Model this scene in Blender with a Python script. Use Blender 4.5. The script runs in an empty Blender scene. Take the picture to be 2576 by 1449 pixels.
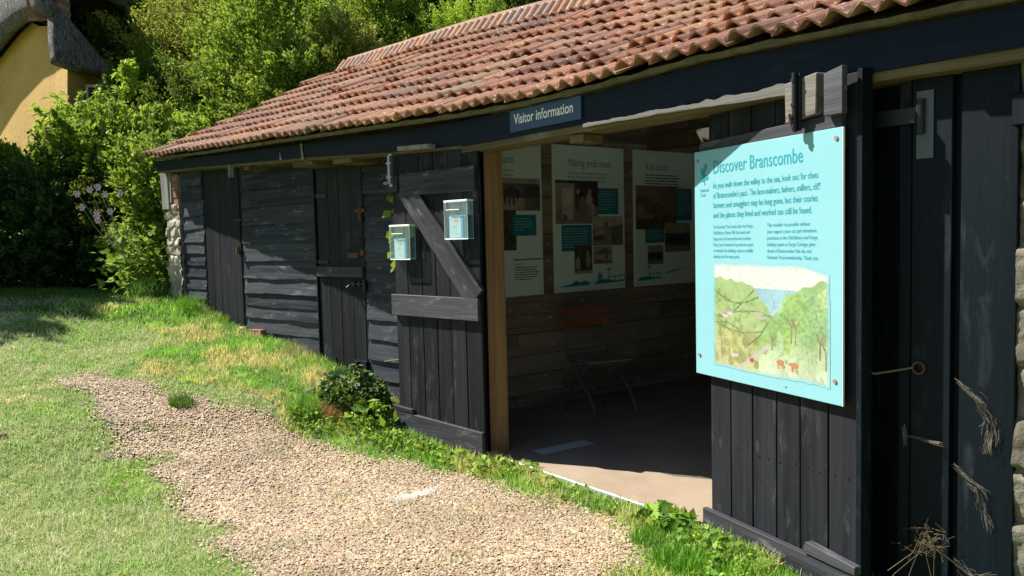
import bpy, math, random
import numpy as np
from mathutils import Vector, Matrix, noise as mnoise
rad = math.radians
rng = np.random.default_rng(7)
R = random.Random(11)
sc = bpy.context.scene
col = sc.collection

# ---------------------------------------------------------------- camera
F = 1995.0 / 2576.0
cd = bpy.data.cameras.new("Camera"); cam = bpy.data.objects.new("Camera", cd); col.objects.link(cam)
cd.sensor_width = 36; cd.lens = 36 * F; cd.clip_start = 0.05; cd.clip_end = 500
cam.matrix_world = Matrix.Translation((0, 0, 1.45)) @ Matrix.Rotation(rad(86.4), 4, 'X') @ Matrix.Rotation(rad(-1.4), 4, 'Z')
sc.camera = cam

# ---------------------------------------------------------------- world / light
w = bpy.data.worlds.new("World"); sc.world = w; w.use_nodes = True
nt = w.node_tree; bg = nt.nodes['Background']
sky = nt.nodes.new('ShaderNodeTexSky'); sky.sky_type = 'NISHITA'; sky.sun_disc = False
SUN = Vector((-0.934, 0.358, math.tan(rad(47.5)))).normalized()
sky.sun_elevation = math.asin(SUN.z); sky.sun_rotation = math.atan2(SUN.x, SUN.y)
sky.dust_density = .4; sky.ozone_density = 3.5
nt.links.new(sky.outputs[0], bg.inputs[0]); bg.inputs[1].default_value = 0.05
sl = bpy.data.lights.new("Sun", 'SUN'); sl.energy = 5.0; sl.angle = rad(0.5); sl.color = (1, .955, .87)
so = bpy.data.objects.new("Sun", sl); col.objects.link(so); so.rotation_euler = SUN.to_track_quat('Z', 'Y').to_euler()
so.location = (-8, 4, 10)
sc.view_settings.view_transform = 'Standard'; sc.view_settings.look = 'None'
sc.view_settings.exposure = 1.22; sc.view_settings.gamma = 1

# ---------------------------------------------------------------- materials
def newmat(name):
    m = bpy.data.materials.new(name); m.use_nodes = True
    return m, m.node_tree, m.node_tree.nodes['Principled BSDF']
def N(nt, t, **k):
    n = nt.nodes.new(t)
    for a, b in k.items():
        if a in ('inputs',):
            for i, v in b.items(): n.inputs[i].default_value = v
        else: setattr(n, a, b)
    return n
def ramp(nt, src, stops):
    r = nt.nodes.new('ShaderNodeValToRGB')
    els = r.color_ramp.elements
    while len(els) < len(stops): els.new(.5)
    for e, (p, c) in zip(els, stops): e.position = p; e.color = (*c, 1) if len(c) == 3 else c
    nt.links.new(src, r.inputs[0]); return r.outputs[0]
def mixc(nt, fac, a, b, mode='MIX'):
    m = nt.nodes.new('ShaderNodeMix'); m.data_type = 'RGBA'; m.blend_type = mode
    for s, v in ((m.inputs[0], fac), (m.inputs[6], a), (m.inputs[7], b)):
        if isinstance(v, (int, float)): s.default_value = v
        elif isinstance(v, tuple): s.default_value = (*v, 1)
        else: nt.links.new(v, s)
    return m.outputs[2]
def mth(nt, op, a, b=0.0, c=None):
    m = nt.nodes.new('ShaderNodeMath'); m.operation = op
    for i, v in enumerate((a, b) if c is None else (a, b, c)):
        if isinstance(v, (int, float)): m.inputs[i].default_value = v
        else: nt.links.new(v, m.inputs[i])
    return m.outputs[0]
def coords(nt, scale=(1, 1, 1), rnd=0):
    tc = nt.nodes.new('ShaderNodeTexCoord'); mp = nt.nodes.new('ShaderNodeMapping')
    mp.inputs['Scale'].default_value = scale
    nt.links.new(tc.outputs['Object'], mp.inputs[0])
    if rnd:
        at = nt.nodes.new('ShaderNodeAttribute'); at.attribute_name = 'rnd'
        sc_ = nt.nodes.new('ShaderNodeVectorMath'); sc_.operation = 'SCALE'; sc_.inputs[0].default_value = (7.3, 13.1, 5.7)
        nt.links.new(mth(nt, 'MULTIPLY', at.outputs['Fac'], rnd), sc_.inputs['Scale'])
        nt.links.new(sc_.outputs[0], mp.inputs['Location'])
    return mp.outputs[0]
def noise(nt, vec, scale, detail=4, rough=.55, dist=0.0):
    n = nt.nodes.new('ShaderNodeTexNoise'); n.inputs['Scale'].default_value = scale
    n.inputs['Detail'].default_value = detail; n.inputs['Roughness'].default_value = rough; n.inputs['Distortion'].default_value = dist
    nt.links.new(vec, n.inputs['Vector']); return n.outputs['Fac']
def bump(nt, bsdf, h, strength, dist=.01):
    b = nt.nodes.new('ShaderNodeBump'); b.inputs['Strength'].default_value = strength; b.inputs['Distance'].default_value = dist
    nt.links.new(h, b.inputs['Height']); nt.links.new(b.outputs[0], bsdf.inputs['Normal'])
def wood(name, dark, light, axis='Z', rough=.6, bs=.6, wear=None, knots=True, spec=.14, fine=1.0):
    m, nt, b = newmat(name)
    s = {'X': (1.2, 30, 30), 'Z': (30, 30, 1.2), 'Y': (30, 1.2, 30)}[axis]
    v = coords(nt, s, 10)
    g = noise(nt, v, 1.0 * fine, 6, .65, .6)
    v2 = coords(nt, tuple(x / 4 for x in s), 5)
    g2 = noise(nt, v2, 1.0, 3, .5, 1.2)
    at = nt.nodes.new('ShaderNodeAttribute'); at.attribute_name = 'rnd'
    f = mth(nt, 'ADD', mth(nt, 'MULTIPLY', g, .6), mth(nt, 'MULTIPLY', g2, .4))
    f = mth(nt, 'ADD', f, mth(nt, 'MULTIPLY', mth(nt, 'SUBTRACT', at.outputs['Fac'], .5), .22))
    c = ramp(nt, f, [(.30, dark), (.72, light)])
    hgt = g
    if wear is not None:
        v3 = coords(nt, {'X': (2.5, 9, 9), 'Z': (9, 9, 2.5), 'Y': (9, 2.5, 9)}[axis], 3)
        wn = noise(nt, v3, 1.3, 7, .7, .5)
        c = mixc(nt, ramp(nt, wn, [(.56, (0, 0, 0)), (.72, (1, 1, 1))]), c, wear)
    if knots:
        vo = nt.nodes.new('ShaderNodeTexVoronoi'); vo.inputs['Scale'].default_value = 1
        nt.links.new(coords(nt, {'X': (3.2, 9, 9), 'Z': (9, 9, 3.2), 'Y': (9, 3.2, 9)}[axis], 20), vo.inputs['Vector'])
        kf = ramp(nt, vo.outputs['Distance'], [(.05, (1, 1, 1)), (.13, (0, 0, 0))])
        c = mixc(nt, mth(nt, 'MULTIPLY', kf, .55), c, tuple(min(1, x * 1.9) for x in light))
    nt.links.new(c, b.inputs['Base Color'])
    b.inputs['Specular IOR Level'].default_value = spec
    nt.links.new(mth(nt, 'ADD', mth(nt, 'MULTIPLY', g2, .25), rough - .12), b.inputs['Roughness'])
    bump(nt, b, hgt, bs, .004)
    return m
BLACK_V = wood('black_stained_wood_upright', (.007, .008, .010), (.027, .029, .035), 'Z', .62, .9, (.055, .055, .060))
BLACK_H = wood('black_stained_wood_level', (.009, .011, .016), (.072, .077, .092), 'X', .58, .9, (.17, .17, .19))
BLACK_RAIL = wood('weathered_black_rail', (.020, .021, .025), (.092, .092, .104), 'X', .6, 1.0, (.16, .155, .155))
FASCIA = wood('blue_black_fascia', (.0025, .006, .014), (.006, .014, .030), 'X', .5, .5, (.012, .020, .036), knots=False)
DARKDOOR = wood('shaded_black_door', (.002, .005, .008), (.005, .010, .016), 'Z', .55, .6, (.025, .03, .035), knots=False)  # black stained wood, darkened and blued to carry shade in its colour
RAW = wood('raw_timber', (.16, .09, .045), (.40, .24, .125), 'Z', .6, .5, None)
RAWH = wood('weathered_lintel_timber', (.07, .055, .03), (.19, .15, .085), 'X', .75, .9, (.22, .20, .17))
GREYW = wood('grey_weathered_timber', (.13, .13, .12), (.34, .33, .30), 'Z', .8, 1.0, None, knots=False)
INNER = wood('interior_planks', (.11, .088, .066), (.34, .275, .205), 'X', .75, .8, (.44, .37, .29))
CEIL = wood('ceiling_boards', (.06, .052, .044), (.16, .138, .115), 'Z', .8, .5, None, knots=False)

def flat(name, c, rough=.6, metal=0, spec=.5, bs=0, bscale=60):
    m, nt, b = newmat(name)
    v = coords(nt)
    n = noise(nt, v, bscale, 4)
    cc = mixc(nt, mth(nt, 'MULTIPLY', n, .5), c, tuple(x * .72 for x in c))
    nt.links.new(cc, b.inputs['Base Color']); b.inputs['Roughness'].default_value = rough; b.inputs['Metallic'].default_value = metal
    b.inputs['Specular IOR Level'].default_value = spec
    if bs: bump(nt, b, n, bs, .003)
    return m
IRON = flat('black_iron', (.03, .032, .036), .45, .6, bs=.4)
STEEL = flat('dull_steel', (.34, .35, .37), .4, .8, bs=.3)
RUST = flat('rusty_iron', (.12, .055, .03), .8, .2, bs=.6)
BLUEPAINT = flat('blue_grey_painted_metal', (.075, .12, .17), .5, .2)
SLAT = flat('red_brown_wood_slat', (.21, .06, .03), .45)
SEATW = flat('worn_seat_wood', (.25, .17, .10), .6)
AQUA = flat('aqua_print_board', (.225, .485, .54), .32, bscale=3)
EDGEW = flat('white_board_edge', (.72, .76, .78), .5)
PALE = flat('pale_green_print_board', (.76, .90, .85), .45, bscale=3)
TEAL = flat('teal_ink', (.012, .29, .36), .5)
TEALBOX = flat('teal_print_box', (.01, .21, .26), .5, bscale=4)
DARKTEAL = flat('dark_ink', (.03, .06, .08), .5)
NAVY = flat('navy_sign_board', (.016, .050, .13), .4, bscale=3)
WHITE = flat('white_ink', (.85, .87, .9), .5)
LEAFLET = flat('pale_blue_leaflet', (.16, .50, .72), .45, bscale=3)
COPPER = flat('screw_cap', (.45, .33, .26), .4, .6)
TAPE = flat('grey_floor_tape', (.55, .55, .56), .7)
ALU = flat('threshold_metal', (.62, .63, .66), .35, .5, bs=.3)
COBWEB = flat('dusty_cobweb', (.26, .225, .165), .95)
DEADW = flat('dead_stalk', (.17, .12, .065), .85)
PEBB = None

def clearplastic():
    m, nt, b = newmat('clear_plastic'); out = nt.nodes['Material Output']
    tr = N(nt, 'ShaderNodeBsdfTransparent'); tr.inputs[0].default_value = (.90, .96, .98, 1)
    gl = N(nt, 'ShaderNodeBsdfGlossy'); gl.inputs['Roughness'].default_value = .12
    df = N(nt, 'ShaderNodeBsdfDiffuse'); df.inputs[0].default_value = (.45, .68, .74, 1)
    m1 = N(nt, 'ShaderNodeMixShader'); m1.inputs[0].default_value = .04
    nt.links.new(tr.outputs[0], m1.inputs[1]); nt.links.new(df.outputs[0], m1.inputs[2])
    m2 = N(nt, 'ShaderNodeMixShader'); m2.inputs[0].default_value = .10
    nt.links.new(m1.outputs[0], m2.inputs[1]); nt.links.new(gl.outputs[0], m2.inputs[2])
    nt.links.new(m2.outputs[0], out.inputs[0]); return m
CLEAR = clearplastic()
RIM = flat('milky_plastic_rim', (.72, .80, .76), .4)
def colattr(name, rough=.6):
    m, nt, b = newmat(name)
    at = N(nt, 'ShaderNodeAttribute', attribute_name='col'); nt.links.new(at.outputs['Color'], b.inputs['Base Color'])
    b.inputs['Roughness'].default_value = rough; return m
PRINT = colattr('printed_picture', .35)

def leafmat(name, stops, trans=.35, rough=.6, spec=.15):
    m, nt, b = newmat(name); out = nt.nodes['Material Output']
    at = N(nt, 'ShaderNodeAttribute', attribute_name='rnd')
    c = ramp(nt, at.outputs['Fac'], stops)
    nt.links.new(c, b.inputs['Base Color']); b.inputs['Roughness'].default_value = rough; b.inputs['Specular IOR Level'].default_value = spec
    t = N(nt, 'ShaderNodeBsdfTranslucent')
    nt.links.new(mixc(nt, .5, c, (.42, .50, .05), 'MIX'), t.inputs[0])
    mx = N(nt, 'ShaderNodeMixShader'); mx.inputs[0].default_value = trans
    nt.links.new(b.outputs[0], mx.inputs[1]); nt.links.new(t.outputs[0], mx.inputs[2]); nt.links.new(mx.outputs[0], out.inputs[0])
    return m
L_BRIGHT = leafmat('leaf_bright', [(0, (.025, .065, .012)), (.45, (.09, .19, .024)), (1, (.30, .42, .055))])
L_YELLOW = leafmat('leaf_olive', [(0, (.07, .09, .016)), (.5, (.19, .22, .045)), (1, (.40, .40, .10))])
L_DARK = leafmat('leaf_dark', [(0, (.010, .030, .012)), (.5, (.024, .065, .016)), (1, (.07, .15, .03))], .25)
L_HEDGE = leafmat('leaf_hedge_shaded', [(0, (.010, .028, .010)), (.6, (.022, .06, .014)), (1, (.07, .14, .03))], .2)  # darker green variant, the hedge's shade put into the leaf colour
L_MID = leafmat('leaf_mid', [(0, (.014, .038, .012)), (.5, (.05, .115, .02)), (1, (.16, .26, .04))], .3)
L_PEACH = leafmat('leaf_lime', [(0, (.09, .19, .02)), (.5, (.25, .42, .04)), (1, (.48, .60, .09))], .4)
L_IVY = leafmat('leaf_ivy', [(0, (.015, .05, .014)), (.5, (.03, .09, .02)), (1, (.09, .18, .05))], .15, .55, .2)
L_WEED = leafmat('leaf_weed', [(0, (.045, .11, .016)), (.5, (.13, .28, .03)), (1, (.34, .50, .08))], .35)
L_GRASS = None
BARK = flat('bark', (.09, .07, .05), .9, bs=.8, bscale=25)
PINK = flat('pink_petal', (.74, .50, .62), .6)
STALK = flat('flower_stalk', (.22, .24, .10), .7)

def colleaf(name, trans=.3):
    m, nt, b = newmat(name); out = nt.nodes['Material Output']
    at = N(nt, 'ShaderNodeAttribute', attribute_name='col')
    nt.links.new(at.outputs['Color'], b.inputs['Base Color']); b.inputs['Roughness'].default_value = .55; b.inputs['Specular IOR Level'].default_value = .3
    t = N(nt, 'ShaderNodeBsdfTranslucent'); nt.links.new(at.outputs['Color'], t.inputs[0])
    mx = N(nt, 'ShaderNodeMixShader'); mx.inputs[0].default_value = trans
    nt.links.new(b.outputs[0], mx.inputs[1]); nt.links.new(t.outputs[0], mx.inputs[2]); nt.links.new(mx.outputs[0], out.inputs[0])
    return m
L_GRASS = colleaf('grass_blade')
def pebblemat():
    m, nt, b = newmat('pebble')
    at = N(nt, 'ShaderNodeAttribute', attribute_name='col'); nt.links.new(at.outputs['Color'], b.inputs['Base Color'])
    b.inputs['Roughness'].default_value = .75; return m
PEBB = pebblemat()

def stonemat(name, a, b_, c_, scale=9):
    m, nt, b = newmat(name); v = coords(nt, (1, 1, 1), 2)
    n1 = noise(nt, v, scale, 6, .65); n2 = noise(nt, v, scale * 5, 5, .7)
    at = N(nt, 'ShaderNodeAttribute', attribute_name='rnd')
    f = mth(nt, 'ADD', mth(nt, 'MULTIPLY', n1, .7), mth(nt, 'MULTIPLY', at.outputs['Fac'], .35))
    c = ramp(nt, f, [(.3, a), (.5, b_), (.75, c_)])
    c = mixc(nt, mth(nt, 'MULTIPLY', n2, .5), c, (.12, .10, .07))
    nt.links.new(c, b.inputs['Base Color']); b.inputs['Roughness'].default_value = .9
    bump(nt, b, n2, .9, .01); return m
STONE = stonemat('flint_rubble', (.30, .25, .17), (.50, .44, .33), (.66, .62, .52))
STONER = stonemat('limestone_rubble', (.075, .068, .05), (.15, .135, .10), (.235, .215, .165), 6)
BRICK = stonemat('brick', (.22, .08, .05), (.32, .13, .08), (.40, .20, .13), 12)

def tilemat():
    m, nt, b = newmat('clay_tile'); v = coords(nt, (1, 1, 1), 3)
    at = N(nt, 'ShaderNodeAttribute', attribute_name='rnd')
    c = ramp(nt, at.outputs['Fac'], [(0, (.17, .08, .06)), (.22, (.31, .125, .07)), (.45, (.42, .18, .09)), (.62, (.34, .175, .115)), (.8, (.48, .24, .115)), (.9, (.24, .17, .14)), (1, (.34, .24, .18))])
    n1 = noise(nt, v, 7, 6, .65, .4); n2 = noise(nt, v, 45, 5, .7); n3 = noise(nt, coords(nt, (1, 1, 1)), 1.6, 3)
    c = mixc(nt, mth(nt, 'MULTIPLY', ramp(nt, n1, [(.42, (0, 0, 0)), (.68, (1, 1, 1))]), .45), c, (.15, .085, .06))
    c = mixc(nt, mth(nt, 'MULTIPLY', ramp(nt, n2, [(.52, (0, 0, 0)), (.68, (1, 1, 1))]), .5), c, (.44, .33, .25))
    c = mixc(nt, mth(nt, 'MULTIPLY', ramp(nt, n3, [(.4, (0, 0, 0)), (.62, (1, 1, 1))]), .32), c, (.30, .21, .155))
    vo = N(nt, 'ShaderNodeTexVoronoi'); vo.inputs['Scale'].default_value = 26; nt.links.new(v, vo.inputs['Vector'])
    sp = N(nt, 'ShaderNodeSeparateColor'); nt.links.new(vo.outputs['Color'], sp.inputs[0])
    spot = mth(nt, 'MULTIPLY', mth(nt, 'LESS_THAN', vo.outputs['Distance'], .24), mth(nt, 'GREATER_THAN', sp.outputs[0], .70))
    c = mixc(nt, mth(nt, 'MULTIPLY', spot, .75), c, (.62, .60, .53))
    nt.links.new(c, b.inputs['Base Color']); b.inputs['Roughness'].default_value = .82
    bump(nt, b, n2, .5, .006); return m
TILE = tilemat()
MORTAR = stonemat('lime_mortar', (.17, .15, .11), (.26, .24, .18), (.34, .31, .25), 20)
EAVEM = stonemat('mossy_shaded_mortar', (.045, .042, .02), (.10, .09, .045), (.20, .18, .10), 14)  # moss tones, with the shadow under the eave tiles darkened into the colour

def yellowwall():
    m, nt, b = newmat('ochre_render'); v = coords(nt)
    n1 = noise(nt, v, .9, 5, .6); n2 = noise(nt, v, 14, 4)
    c = ramp(nt, n1, [(.35, (.46, .27, .065)), (.55, (.60, .37, .10)), (.75, (.62, .40, .12))])
    c = mixc(nt, mth(nt, 'MULTIPLY', n2, .3), c, (.42, .27, .09))
    nt.links.new(c, b.inputs['Base Color']); b.inputs['Roughness'].default_value = .9; bump(nt, b, n2, .4, .02); return m
OCHRE = yellowwall()
def thatchmat():
    m, nt, b = newmat('thatch'); n1 = noise(nt, coords(nt, (9, 9, 1.6)), 3, 6, .75, .4); n2 = noise(nt, coords(nt), 30, 5, .7)
    c = ramp(nt, mth(nt, 'ADD', mth(nt, 'MULTIPLY', n1, .6), mth(nt, 'MULTIPLY', n2, .4)), [(.38, (.045, .042, .042)), (.5, (.17, .16, .155)), (.60, (.50, .47, .45))])
    nt.links.new(c, b.inputs['Base Color']); b.inputs['Roughness'].default_value = .95; bump(nt, b, mth(nt, 'ADD', n1, n2), 1, .09); return m
THATCH = thatchmat()
def floormat():
    m, nt, b = newmat('concrete_floor'); v = coords(nt)
    n1 = noise(nt, v, 2.2, 6, .6); n2 = noise(nt, v, 40, 4, .7)
    c = ramp(nt, n1, [(.3, (.22, .165, .115)), (.6, (.31, .24, .17)), (.8, (.35, .28, .20))])
    c = mixc(nt, mth(nt, 'MULTIPLY', n2, .35), c, (.24, .18, .12))
    nt.links.new(c, b.inputs['Base Color']); b.inputs['Roughness'].default_value = .85; bump(nt, b, n2, .4, .004); return m
FLOORM = floormat()
def groundmat():
    m, nt, b = newmat('turf'); v = coords(nt)
    n1 = noise(nt, v, .8, 5, .6); n2 = noise(nt, v, 60, 4, .8); n3 = noise(nt, v, 6, 4, .7)
    c = ramp(nt, mth(nt, 'ADD', mth(nt, 'MULTIPLY', n3, .5), mth(nt, 'MULTIPLY', n1, .5)), [(.36, (.12, .20, .03)), (.5, (.20, .27, .05)), (.64, (.34, .31, .12))])
    c = mixc(nt, mth(nt, 'MULTIPLY', n2, .5), c, (.06, .075, .02))
    nt.links.new(c, b.inputs['Base Color']); b.inputs['Roughness'].default_value = .95; bump(nt, b, n2, .8, .02); return m
TURF = groundmat()
def gravelmat():
    m, nt, b = newmat('gravel_bed'); v = coords(nt)
    vo = N(nt, 'ShaderNodeTexVoronoi'); vo.inputs['Scale'].default_value = 85; nt.links.new(v, vo.inputs['Vector'])
    sp = N(nt, 'ShaderNodeSeparateColor'); nt.links.new(vo.outputs['Color'], sp.inputs[0])
    c = ramp(nt, sp.outputs[0], [(0, (.22, .155, .10)), (.4, (.38, .28, .185)), (.75, (.50, .39, .27)), (1, (.34, .27, .22))])
    c = mixc(nt, ramp(nt, vo.outputs['Distance'], [(.3, (0, 0, 0)), (.6, (1, 1, 1))]), c, (.15, .105, .07))
    n = noise(nt, v, 1.7, 4); c = mixc(nt, mth(nt, 'MULTIPLY', n, .35), c, (.30, .22, .15))
    nt.links.new(c, b.inputs['Base Color']); b.inputs['Roughness'].default_value = .9
    inv = mth(nt, 'SUBTRACT', 1, vo.outputs['Distance']); bump(nt, b, inv, 1, .01); return m
GRAVEL = gravelmat()

# ---------------------------------------------------------------- helpers
def tag(o, label=None, cat=None, group=None, kind=None):
    for k, v in (('label', label), ('category', cat), ('group', group), ('kind', kind)):
        if v: o[k] = v
    return o
def empty(name, loc=(0, 0, 0), rz=0, label=None, cat=None, group=None):
    o = bpy.data.objects.new(name, None); o.empty_display_size = .2; col.objects.link(o)
    o.location = loc; o.rotation_euler = (0, 0, rz); return tag(o, label, cat, group)
class MB:
    def __init__(s): s.v = []; s.f = []; s.r = []; s.c = None
    def add(s, vs, fs, r=None):
        b = len(s.v); s.v.extend([tuple(x) for x in vs])
        r = R.random() if r is None else r
        for f in fs: s.f.append(tuple(b + i for i in f)); s.r.append(r)
        return s
    def box(s, x0, x1, y0, y1, z0, z1, r=None, jit=0):
        vs = [(x, y, z) for z in (z0, z1) for y in (y0, y1) for x in (x0, x1)]
        if jit: vs = [tuple(c + R.uniform(-jit, jit) for c in v) for v in vs]
        return s.add(vs, [(0, 2, 3, 1), (4, 5, 7, 6), (0, 1, 5, 4), (2, 6, 7, 3), (0, 4, 6, 2), (1, 3, 7, 5)], r)
    def hexa(s, pts, r=None):      # 8 points: bottom 4 (ccw), top 4
        return s.add(pts, [(3, 2, 1, 0), (4, 5, 6, 7), (0, 1, 5, 4), (1, 2, 6, 5), (2, 3, 7, 6), (3, 0, 4, 7)], r)
    def prism(s, poly, y0, y1, r=None):     # poly in x,z extruded along y
        n = len(poly); vs = [(x, y0, z) for x, z in poly] + [(x, y1, z) for x, z in poly]
        fs = [tuple(range(n)), tuple(range(2 * n - 1, n - 1, -1))] + [(i, i + n, (i + 1) % n + n, (i + 1) % n) for i in range(n)]
        return s.add(vs, fs, r)
    def tube(s, pts, rr, n=8, r=None, closed=False):
        pts = [Vector(p) for p in pts]; rs = rr if isinstance(rr, (list, tuple)) else [rr] * len(pts)
        vs = []; fs = []
        up = Vector((.31, .2, .93))
        for i, p in enumerate(pts):
            d = (pts[min(i + 1, len(pts) - 1)] - pts[max(i - 1, 0)]).normalized()
            a = d.cross(up)
            if a.length < .05: a = d.cross(Vector((1, 0, 0)))
            a.normalize(); b = d.cross(a)
            for k in range(n):
                t = 2 * math.pi * k / n; vs.append(p + (a * math.cos(t) + b * math.sin(t)) * rs[i])
        for i in range(len(pts) - 1):
            for k in range(n): fs.append((i * n + k, i * n + (k + 1) % n, (i + 1) * n + (k + 1) % n, (i + 1) * n + k))
        fs.append(tuple(range(n - 1, -1, -1))); m = (len(pts) - 1) * n; fs.append(tuple(m + k for k in range(n)))
        return s.add(vs, fs, r)
    def grid(s, fn, nu, nv, r=None):
        vs = [fn(i / nu, j / nv) for j in range(nv + 1) for i in range(nu + 1)]
        return s.add(vs, [(j * (nu + 1) + i, j * (nu + 1) + i + 1, (j + 1) * (nu + 1) + i + 1, (j + 1) * (nu + 1) + i) for j in range(nv) for i in range(nu)], r)
    def disc(s, c, rr, y, th=.004, n=12, r=None):   # facing -y
        return s.prism([(c[0] + rr * math.cos(2 * math.pi * k / n), c[1] + rr * math.sin(2 * math.pi * k / n)) for k in range(n)], y - th, y, r)
    def build(s, name, mat, parent=None, loc=None, rz=None, smooth=False, bevel=0):
        me = bpy.data.meshes.new(name); me.from_pydata(s.v, [], s.f)
        a = me.attributes.new('rnd', 'FLOAT', 'FACE'); a.data.foreach_set('value', s.r)
        if smooth: me.polygons.foreach_set('use_smooth', [True] * len(s.f))
        me.materials.append(mat); me.update()
        o = bpy.data.objects.new(name, me); col.objects.link(o)
        if parent: o.parent = parent
        if loc is not None: o.location = loc
        if rz is not None: o.rotation_euler = (0, 0, rz)
        if bevel:
            b = o.modifiers.new('Bevel', 'BEVEL'); b.width = bevel; b.segments = 1; b.limit_method = 'ANGLE'
        return o
def npmesh(name, V, Fc, mat, parent=None, rnd=None, colr=None, smooth=False, loc=None):
    """V (n,3), Fc (m,3|4) arrays"""
    me = bpy.data.meshes.new(name); V = np.asarray(V, np.float32); Fc = np.asarray(Fc, np.int32); k = Fc.shape[1]
    me.vertices.add(len(V)); me.vertices.foreach_set('co', V.ravel())
    me.loops.add(Fc.size); me.loops.foreach_set('vertex_index', Fc.ravel())
    me.polygons.add(len(Fc)); me.polygons.foreach_set('loop_start', np.arange(0, Fc.size, k, dtype=np.int32))
    try: me.polygons.foreach_set('loop_total', np.full(len(Fc), k, np.int32))
    except Exception: pass
    if smooth: me.polygons.foreach_set('use_smooth', np.ones(len(Fc), bool))
    me.update(calc_edges=True)
    if rnd is not None: me.attributes.new('rnd', 'FLOAT', 'FACE').data.foreach_set('value', np.asarray(rnd, np.float32))
    if colr is not None: me.attributes.new('col', 'FLOAT_VECTOR', 'FACE').data.foreach_set('vector', np.asarray(colr, np.float32).ravel())
    me.materials.append(mat); o = bpy.data.objects.new(name, me); col.objects.link(o)
    if parent: o.parent = parent
    if loc is not None: o.location = loc
    return o
def text(name, body, x, z, size, mat, parent, y=-.001, sx=.86, spacing=1.0, line=1.0, bold=0.0, align='LEFT'):
    """flat lettering in a frame whose front faces -y; x,z = left end of the first base line"""
    cu = bpy.data.curves.new(name, 'FONT'); cu.body = body; cu.size = size; cu.space_character = spacing; cu.space_line = line
    cu.resolution_u = 3; cu.offset = bold; cu.align_x = align
    t = bpy.data.objects.new(name, cu); col.objects.link(t)
    me = bpy.data.meshes.new_from_object(t); bpy.data.objects.remove(t)
    me.transform(Matrix.Translation((x, y, z)) @ Matrix.Rotation(rad(90), 4, 'X') @ Matrix.Diagonal((sx, 1, 1, 1)))
    me.materials.clear(); me.materials.append(mat); me.name = name
    o = bpy.data.objects.new(name, me); col.objects.link(o); o.parent = parent; return o
def picture(name, img, x0, x1, z0, z1, y, parent, warp=None):
    """img (h,w,3) top row first, painted print as a coloured grid at depth y"""
    h, w_ = img.shape[:2]
    xs = np.linspace(x0, x1, w_ + 1); zs = np.linspace(z1, z0, h + 1)
    X, Z = np.meshgrid(xs, zs)
    V = np.stack([X, np.full_like(X, y), Z], -1).reshape(-1, 3)
    i, j = np.meshgrid(np.arange(w_), np.arange(h)); b = (j * (w_ + 1) + i).ravel()
    Fc = np.stack([b, b + w_ + 1, b + w_ + 2, b + 1], 1)
    c = img.reshape(-1, 3)
    keep = c[:, 0] >= 0
    return npmesh(name, V, Fc[keep], PRINT, parent, colr=c[keep])
def vnoise(w_, h, s, seed=0, oct=4):
    r = np.random.default_rng(seed); out = np.zeros((h, w_)); amp = 1; tot = 0
    for o in range(oct):
        gx = int(s * 2 ** o) + 2; gy = int(s * 2 ** o * h / w_) + 2
        g = r.random((gy + 1, gx + 1))
        yy = np.linspace(0, gy - 1e-3, h); xx = np.linspace(0, gx - 1e-3, w_)
        iy = yy.astype(int); ix = xx.astype(int); fy = (yy - iy)[:, None]; fx = (xx - ix)[None]
        fy = fy * fy * (3 - 2 * fy); fx = fx * fx * (3 - 2 * fx)
        a = g[iy][:, ix]; b = g[iy][:, ix + 1]; c = g[iy + 1][:, ix]; d = g[iy + 1][:, ix + 1]
        out += amp * ((a * (1 - fx) + b * fx) * (1 - fy) + (c * (1 - fx) + d * fx) * fy); tot += amp; amp *= .5
    return out / tot
def aim(px, py, d):
    """point of the place seen at (px,py) of the 2576 wide photograph at distance d along the street axis"""
    v = cam.matrix_world.to_3x3() @ Vector(((px - 1288) / 1995, -(py - 724.5) / 1995, -1)); v = v / v.y * d
    return Vector((v.x, v.y, v.z + 1.45))

# ---------------------------------------------------------------- frames of the building
P0 = np.array([-.179, 5.312]); uA = np.array([.613, -.790]); nA = np.array([-.790, -.613])
uB = np.array([-.719, .695]); nB = np.array([-.695, -.719])
RZA = math.atan2(-.790, .613); RZB = math.atan2(-.695, .719)
RZW = math.atan2(-.657, .754); WB = (.002, 5.499, 0)
PA = (P0[0], P0[1], 0)
PT0 = [(-60, -.05), (-10, -.04), (0, -.03), (1, .10), (1.6, .30), (2.3, .44), (3.5, .62), (4.6, .85), (6, .9), (60, .95)]
PT = [(t_, float(np.mean(np.interp(np.linspace(t_ - .22, t_ + .22, 9), [a for a, b in PT0], [b for a, b in PT0])))) for t_ in [-60, -10] + list(np.arange(-.8, 7, .1)) + [60]]
def H(x, y):
    x = np.asarray(x, float); y = np.asarray(y, float)
    t = (x - P0[0]) * uB[0] + (y - P0[1]) * uB[1]; n = (x - P0[0]) * nB[0] + (y - P0[1]) * nB[1]
    te = t - .3 * np.maximum(n - .5, 0)
    h = np.interp(te, [a for a, b in PT], [b for a, b in PT])
    # far-side hill
    d = np.maximum(y * .93 + x * -.12 - 13.2, 0)
    return h + np.minimum(d * .42, 9) + (.010 * np.sin(x * 5.1 + 1.3 * np.sin(y * 4)) * np.cos(y * 4.3) + .02 * np.sin(x * 1.3 + y)) * np.clip(te / 1.2, 0, 1)

# ---------------------------------------------------------------- ground
def axis(lo, hi, dense0, dense1, step, coarse):
    a = list(np.arange(lo, dense0, coarse)) + list(np.arange(dense0, dense1, step)) + list(np.arange(dense1, hi + coarse, coarse)); return np.array(a)
gx = axis(-120, 120, -9, 5, .09, 3.7); gy = axis(-60, 150, -2, 15, .09, 3.1)
X, Y = np.meshgrid(gx, gy)
Z = H(X, Y)
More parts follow.
